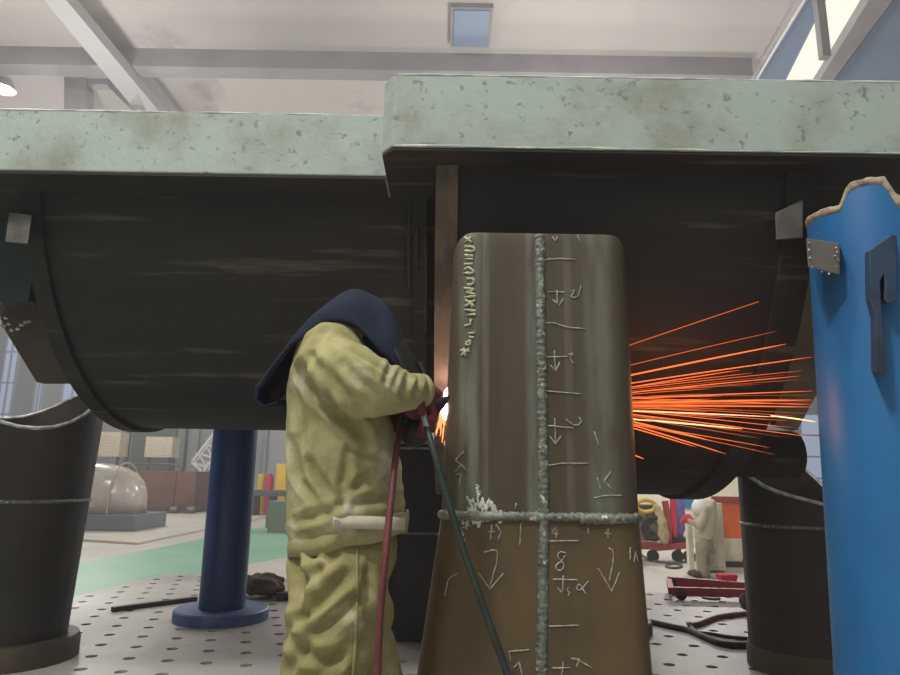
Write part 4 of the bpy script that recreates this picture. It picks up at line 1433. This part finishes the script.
obj('side_bracket', Geo().box((a.x, Yo + .1, ZF + .15), (a.x + .09, Yo + .5, b.z - .18)), M_olive, ob, bevel=.01)
# rag heap and steel rod on the platform
rg_ = Geo()
for k in range(16):
    p = G(246 + random.random() * 26, 592 + random.random() * 8, 0)
    rg_.ell(p + Vector((0, 0, .075 + .05 * random.random())), (.08 + random.random() * .08, .07, .04 + random.random() * .04))
tag(obj('rag_heap', blend(rg_, .02, 2, lambda p: .025 * noise.noise(p * 14)), M_rag, loc=G(260, 600, 0), smooth=True), 'crumpled oily brown rag on the platform right of the dark blue column', 'rag')
a, b = G(112, 612, 0) + Vector((0, 0, .02)), G(196, 601, 0) + Vector((0, 0, .02))
tag(obj('steel_bar', Geo().bar(a, b, .05, .035), M_rubber, loc=a), 'thin dark steel bar lying on the platform left of the dark blue column', 'bar')
p = G(285, 600, 0)
tag(obj('steel_offcut', Geo().cbox(p + Vector((0, 0, .035)), (.16, .1, .07), .4), M_rag, loc=p, bevel=.01), 'small dark steel offcut on the platform behind the welder\'s leg', 'offcut')

# ------------------------------------------------------------------ background, right
# low red trolley on the platform
g0 = G(676, 602, 0)
tt = thing('low_red_trolley', 'low red steel trolley frame on black castors in front of the distant welder', 'trolley', g0)
Y1_, Y2_ = G(676, 600, 0).y, G(676, 591, 0).y
za, zb3 = P(690, 592, Y1_).z, P(690, 581, Y2_).z
obj('rail', Geo().bar(P(672, 591, Y1_), P(775, 594, Y1_), .05, .075), M_red, tt)
obj('rail', Geo().bar(P(668, 581, Y2_), P(775, 589, Y2_), .05, .085), M_red, tt)
obj('cross_bar', Geo().bar(P(671, 591, Y1_), P(669, 581, Y2_), .05, .06), M_red, tt)
for x, Y in ((681, Y1_), (673, Y2_), (765, Y1_), (762, Y2_)):
    p = P(x, 598, Y); 
    obj('castor', Geo().cyl((p.x, Y - .025, .05), (p.x, Y + .025, .05), .05, seg=18), M_rubber, tt, smooth=True, autosm=.6)
    obj('castor_fork', Geo().box((p.x - .03, Y - .035, .05), (p.x + .03, Y - .026, .10)).box((p.x - .03, Y + .026, .05), (p.x + .03, Y + .035, .10)).box((p.x - .03, Y - .035, .095), (p.x + .03, Y + .035, .11)), M_darkmach, tt)
# round plug on the floor
p = G(711, 598.5, 0)
tag(obj('floor_plug', Geo().cyl(p, p + Vector((0, 0, .015)), .085, seg=24), M_rubber, loc=p, smooth=True, autosm=.6), 'flat black disc lying on the platform beside the low red trolley', 'disc')
# cables on the platform
pts = [G(x, y, .016) for x, y in ((690, 626), (700, 624), (716, 618), (735, 615), (775, 612))]
tag(obj('floor_cable', Geo().tube(catmull(pts, 8), .022, 10), M_redhose, loc=(pts[0].x, pts[0].y, 0), smooth=True), 'brown-red cable on the platform running behind the right saddle leg', 'cable')
pts = [G(x, y, .016) for x, y in ((650, 622), (672, 627), (690, 631), (706, 638), (728, 645), (775, 646))]
tag(obj('floor_cable', Geo().tube(catmull(pts, 8), .024, 10), M_rubber, loc=(pts[0].x, pts[0].y, 0), smooth=True), 'thick black cable looping on the platform left of the right saddle leg', 'cable')
pts = [G(x, y, .014) for x, y in ((688, 624), (698, 632), (712, 634), (730, 637), (775, 641))]
tag(obj('floor_cable', Geo().tube(catmull(pts, 8), .013, 8), M_rubber, loc=(pts[0].x, pts[0].y, 0), smooth=True), 'thin black cable inside the loop of the thick black cable', 'cable')
p = G(749, 611, 0)
cg = Geo()
for k in range(6): cg.ell(p + Vector((random.uniform(-.04, .05), random.uniform(-.05, .05), .06 + .07 * random.random())), (.06, .06, .06))
tag(obj('clamp', blend(cg, .015, 2), M_rag, loc=p, smooth=True), 'dark rounded clamp on the platform at the right leg\'s left edge', 'clamp')

# distant welder on the workshop floor
base = G(703, 577, ZF); Yd = base.y
pw = thing('person', 'distant welder in pale khaki overalls, white mask and red glove', 'person', base)


def D(px, py, dy=0): return P(px, py, Yd + dy)


dm = F / Yd
bo = Geo()
bo.ell(D(702, 507), (.10, .10, .14)); bo.cap(D(703, 512), D(706, 520), .06, .07); bo.cap(D(707, 519), D(704, 540), .14, .13)
bo.cap(D(704, 517, -.15), D(697, 526, -.18), .05, .045); bo.cap(D(697, 526, -.18), D(690, 519, -.1), .042, .035)
bo.cap(D(705, 541, -.1), D(703, 575, -.1), .08, .05); bo.cap(D(703, 541, .1), D(700, 575, .1), .08, .05)
obj('body', blend(bo, .03, 2), M_skin, pw, smooth=True)
jg = Geo()
jg.loft([ring(D((a + b) / 2, y), (b - a) / 2 / dm, .24) for y, a, b in ((539, 697, 711), (530, 697, 713), (520, 700, 714), (510, 702, 714), (503, 705, 713), (499, 707, 712))])
jg.cap(D(706, 510, -.2), D(699, 526, -.28), .10, .08); jg.cap(D(699, 526, -.28), D(690, 521, -.2), .075, .06)
obj('jacket', blend(jg, .03, 3, lambda p: .03 * noise.noise(p * 5)), M_khakipanel, pw, smooth=True)
tg2 = Geo()
tg2.cap(D(704, 540), D(704, 546), .17, .17)
tg2.cap(D(703, 545, -.1), D(701, 560, -.14), .14, .11); tg2.cap(D(701, 560, -.14), D(705, 574, -.1), .11, .09)
tg2.cap(D(706, 545, .1), D(708, 560, .1), .14, .11); tg2.cap(D(708, 560, .1), D(699, 573, .1), .11, .09)
obj('trousers', blend(tg2, .03, 3, lambda p: .03 * noise.noise(p * 6)), M_khaki3, pw, smooth=True)
mk = Geo().ell(D(700, 508, -.06), (.16, .17, .18))
obj('mask', mk, M_white, pw, smooth=True, label='white welding mask')
g = Geo().ell(D(687.5, 519, -.14), (.10, .07, .09)); g.cap(D(686, 518, -.14), D(681.5, 522, -.14), .05, .04); g.cap(D(688, 517, -.1), D(691, 521, -.2), .07, .07)
obj('glove', blend(g, .02, 2), M_redbright, pw, smooth=True, label='bright red glove')
for x, dy in ((703, -.1), (699, .1)):
    p = D(x, 576, dy)
    obj('boot', Geo().ell((p.x - .06, p.y, ZF + .06), (.17, .07, .07)), M_boot, pw, smooth=True)

# orange and cream screen in a red frame
Ys = G(735, 567, ZF).y
sc_ = thing('welding_screen', 'orange and cream screen in a red frame on castors', 'screen', (P(735, 560, Ys).x, Ys, ZF))
a = [P(715, 502, Ys), P(744, 502, Ys), P(749, 540, Ys), P(714, 538, Ys)]


def slab(pix, Y, th):
    q = [P(x, y, Y) for x, y in pix]
    return Geo().prism([(p.x, p.z) for p in q], 'y', Y, Y + th)


obj('orange_panel', slab(((713, 500), (760, 501), (760, 539), (713, 538)), Ys, .04), M_orange, sc_)
obj('cream_panel', slab(((713, 538), (760, 539), (760, 563), (713, 562)), Ys, .04), M_cream, sc_)
fr = [((712, 499), (762, 500)), ((742, 500), (752, 566)), ((712, 564), (762, 565))]
for (p0, p1), m_ in zip(fr, (M_red, M_redbright, M_rubber)):
    obj('frame_bar', Geo().bar(P(*p0, Ys - .05), P(*p1, Ys - .05), .09, .12), m_, sc_)
for x in (719, 748):
    p = P(x, 566, Ys)
    obj('castor', Geo().cyl((p.x, Ys - .08, ZF + .12), (p.x, Ys + .0, ZF + .12), .12, seg=18), M_rubber, sc_, smooth=True, autosm=.6)
    obj('strut', Geo().bar(P(x, 553, Ys - .1), P(x + 4, 567, Ys - .35), .05), M_rubber, sc_)
# cream cabinet right behind the welder
Yc2 = Yd + .6
cb4 = simple_cabinet('cream_cabinet', 'dirty cream cabinet between the distant welder and the orange screen', 'cabinet', 706, 722, 503, 562, Yc2, M_cabinet)
p = P(712.5, 552, Yc2 - .05)
obj('round_port', Geo().cyl(p, p + Vector((0, .06, 0)), .05, seg=16), M_rubber, cb4)
simple_cabinet('cream_post', 'narrow cream post left of the distant welder', 'post', 688.5, 692.5, 523, 548, Yd + .5, M_cream, door=False, d=.15)

# red cart with things on it
Yv = G(660, 561, ZF).y
rc2 = thing('red_cart', 'red steel cart with upright posts left of the distant welder', 'cart', (P(665, 555, Yv).x, Yv, ZF))
obj('deck', Geo().bar(P(600, 544, Yv), P(668, 546, Yv), .5, .14), M_red, rc2)
obj('deck_bar', Geo().bar(P(655, 548, Yv - .2), P(693, 545, Yv - .2), .12, .13), M_red, rc2)
for (a_, b_) in (((665, 501), (672, 546)), ((673, 499), (674, 545))):
    obj('post', Geo().bar(P(*a_, Yv), P(*b_, Yv), .12), M_redbright if a_[0] == 673 else M_red, rc2)
for (x, y) in ((653, 557), (677.5, 552), (689, 551)):
    p = P(x, y, Yv - .15)
    obj('castor', Geo().cyl((p.x, p.y - .05, ZF + .13), (p.x, p.y + .05, ZF + .13), .13, seg=18), M_rubber, rc2, smooth=True, autosm=.6)
    obj('castor_leg', Geo().bar((p.x, p.y, ZF + .13), (p.x + .05, p.y, P(x, 546, p.y).z), .08), M_rubber, rc2)
# spoked wheel, hose reel, tan sack, blue jacket, blue bin, white sheet, green cylinder
p = P(653.5, 528, Yv - .3)
wh = thing('wire_reel', 'black round reel with pale hub on the red cart', 'reel', p)
pts = [p + Vector((.24 * math.cos(t), 0, .24 * math.sin(t))) for t in (2 * PI * k / 24 for k in range(25))]
obj('rim', Geo().tube(pts, .06, 8), M_rubber, wh, smooth=True)
obj('hub', Geo().cyl(p + Vector((0, -.05, 0)), p + Vector((0, .05, 0)), .08, seg=16), M_lug, wh, smooth=True, autosm=.6)
sg = Geo()
for k in range(5):
    t = 2 * PI * k / 5
    sg.bar(p, p + Vector((.24 * math.cos(t), 0, .24 * math.sin(t))), .03)
obj('spokes', sg, M_darkmach, wh)
fm = slab(((636, 505), (658, 505), (658, 541), (636, 541)), Yv + .15, .5)
wf = thing('wire_feeder', 'dark brown wire feeder box on the red cart', 'machine', (P(647, 545, Yv).x, Yv + .15, P(647, 545, Yv).z))
obj('case', fm, M_boot, wf, bevel=.02)
obj('front_panel', slab(((637, 512), (646, 511), (646, 540), (637, 541)), Yv + .11, .04), M_spatter, wf)
pts = [P(646, 506, Yv - .1) + Vector((.22 * math.cos(t), .02 * k_, .14 * math.sin(t))) for k_ in range(2) for t in (2 * PI * k / 18 for k in range(19))]
tag(obj('yellow_hose_coil', Geo().tube(pts, .05, 8), M_yellow, loc=P(646, 506, Yv - .1), smooth=True), 'coil of yellow hose on top of the wire feeder', 'hose')
g = Geo()
g.cap(P(657, 508, Yv - .25), P(662, 522, Yv - .3), .09, .11); g.cap(P(662, 522, Yv - .3), P(663.5, 539, Yv - .28), .12, .13)
tag(obj('tan_cloth', blend(g, .03, 2, lambda p: .03 * noise.noise(p * 6)), M_tan, loc=P(663, 541, Yv - .28), smooth=True), 'tan cloth draped over the red cart beside the black reel', 'cloth')
g = Geo()
g.loft([ring(P(x, y, Yv + .35), w / dm, .16) for x, y, w in ((678, 499, 3), (680, 506, 5), (680.5, 520, 5), (680, 530, 4.5), (679, 536, 4))])
tag(obj('hanging_jacket', blend(g, .03, 2, lambda p: .03 * noise.noise(p * 6)), M_violet, loc=P(680, 537, Yv + .35), smooth=True), 'blue-violet work jacket hanging behind the red posts', 'jacket')
tag(obj('dark_bucket', Geo().tube([P(680, 547, Yv + .1), P(680, 537, Yv + .1)], [.22, .26], 20), M_rubber, loc=P(680, 547, Yv + .1), smooth=True, autosm=.6), 'black bucket under the blue-violet jacket', 'bucket')
Ygc = Yv - .9
p = P(634, 519, Ygc)
gc = thing('gas_cylinder', 'green gas cylinder just behind the right edge of the chalk-marked leg', 'gas cylinder', (p.x, p.y, ZF))
obj('cylinder_body', Geo().tube([(p.x, p.y, ZF), (p.x, p.y, p.z + .15), (p.x, p.y, p.z + .3), (p.x, p.y, p.z + .38)], [.12, .12, .09, .03], 24), M_greenpaint, gc, smooth=True)
obj('valve', Geo().cyl((p.x, p.y, p.z + .36), (p.x, p.y, p.z + .48), .03, seg=12), M_lug, gc)
# white partition behind it all
a, b = P(600, 560, 24), P(790, 478, 24)
tag(obj('white_partition', Geo().box((a.x, 24, ZF), (b.x, 24.1, b.z)), M_cream, loc=(a.x, 24, ZF)), 'pale cream partition behind the red cart and distant welder', 'partition')
a, b = P(684, 508, 23.8), P(694, 496, 23.8)
tag(obj('blue_notice', Geo().box((a.x, 23.9, a.z), (b.x, 23.999, b.z)), M_blue, loc=a), 'small blue notice on the cream partition above the red glove', 'notice')
# red pouch on the floor, cable ring
p = G(727, 583, ZF) if False else G(727, 581, 0)
pg = Geo()
pg.loft([[Vector((p.x + sx * w, p.y + sy * .08, z)) for sx, sy in ((-1, -1), (1, -1), (1, 1), (-1, 1))] for z, w in ((0.002, .08), (.06, .10), (.075, .10))])
pg.loft([[Vector((p.x + sx * w, p.y + sy * (.08 - .006), z)) for sx, sy in ((-1, -1), (1, -1), (1, 1), (-1, 1))] for z, w in ((.02, .085), (.078, .095))])
tag(obj('red_tray', pg, M_redbright, loc=p, bevel=.01), 'small red tray on the platform behind the low red trolley', 'tray')
pts = [G(674 + 8 * math.cos(t), 566 + 2.2 * math.sin(t), ZF + .02) for t in (2 * PI * k / 16 for k in range(17))]
tag(obj('cable_ring', Geo().tube(pts, .03, 6), M_darkmach, loc=pts[0]), 'coiled dark cable on the floor below the red cart', 'cable')
pts = [G(x, y, ZF + .02) for x, y in ((636, 550), (650, 560), (672, 563), (690, 561), (712, 556))]
tag(obj('trailing_cable', Geo().tube(catmull(pts, 6), .03, 6), M_darkmach, loc=pts[0]), 'thin dark cable trailing on the floor under the red cart', 'cable')

# ------------------------------------------------------------------ lights: the hall's high-bay lamps and an added background light


def bay(label, pos, watt, r=.28):
    t = thing('high_bay_lamp', label, 'lamp', pos, group='high bay lamps')
    p = Vector(pos)
    obj('reflector', Geo().loft([[p + Vector((k * math.cos(a), k * math.sin(a), z)) for a in (2 * PI * j / 24 for j in range(24))] for k, z in ((.34, -.05), (.24, .18), (.10, .32))], caps=False), M_palebeam, t, smooth=True, recalc=False)
    obj('bulb', Geo().ell(p + Vector((0, 0, -.02)), (.2, .2, .16)), E_lamp, t, smooth=True)
    obj('stem', Geo().cyl(p + Vector((0, 0, .3)), (p.x, p.y, CZ), .03, seg=8), M_steelbeam, t)
    return t


LP = P(3, 88, 17.5)
bay('glaring high bay lamp at the upper left edge above the green flange', LP, 0)


def point(pos, watt, size=.4, col=(1, .975, .93)):
    l = bpy.data.lights.new('point_light', 'POINT'); l.energy = watt; l.shadow_soft_size = size; l.color = col
    o = bpy.data.objects.new('point_light', l); COL.objects.link(o); o.location = pos
    return o


def area(pos, watt, size, rot=(0, 0, 0), col=(1, .96, .88)):
    l = bpy.data.lights.new('lamp_panel', 'AREA'); l.energy = watt; l.size = size; l.color = col
    o = bpy.data.objects.new('lamp_panel', l); COL.objects.link(o); o.location = pos; o.rotation_euler = rot
    return o


for x, y, z, w in ((-5, -7, 8.3, 260), (6, -7, 8.3, 120), (-9, 14, 7.2, 720), (3, 14, 7.0, 620), (-14, 27, 7.5, 1900), (2, 27, 7.0, 1700), (7, 19, 4.5, 700)):  # unseen hall lights; the low one at right is added to brighten the background
    point((x, y, z), w, .5)
point((-2.6, -1.8, 8.2), 1500, .35)
point((-1.8, .9, 9.2), 800, .3)
# the arc and sparks light their surroundings
point(P(444, 396, YA + .10), 2.2, .02, (1.0, .62, .48))
point(P(446, 399, 2.82), 1.6, .02, (1.0, .55, .45))
point(P(690, 405, 2.58), 2.6, .12, (1.0, .35, .10))

w = bpy.data.worlds.new('world'); scn.world = w; w.use_nodes = True
w.node_tree.nodes['Background'].inputs[0].default_value = (.8, .85, 1, 1)
w.node_tree.nodes['Background'].inputs[1].default_value = .15

vsn = w.node_tree.nodes.new('ShaderNodeVolumeScatter')
vsn.inputs['Color'].default_value = (.97, .96, 1.0, 1); vsn.inputs['Density'].default_value = .009; vsn.inputs['Anisotropy'].default_value = .1
w.node_tree.links.new(vsn.outputs[0], w.node_tree.nodes['World Output'].inputs['Volume'])

scn.view_settings.view_transform = 'Standard'
scn.view_settings.look = 'None'
scn.view_settings.exposure = 0.14
scn.view_settings.gamma = 1
scn.view_settings.use_curve_mapping = False
cy = scn.cycles
cy.use_denoising = True
cy.max_bounces = 6
cy.diffuse_bounces = 4
cy.sample_clamp_indirect = 6
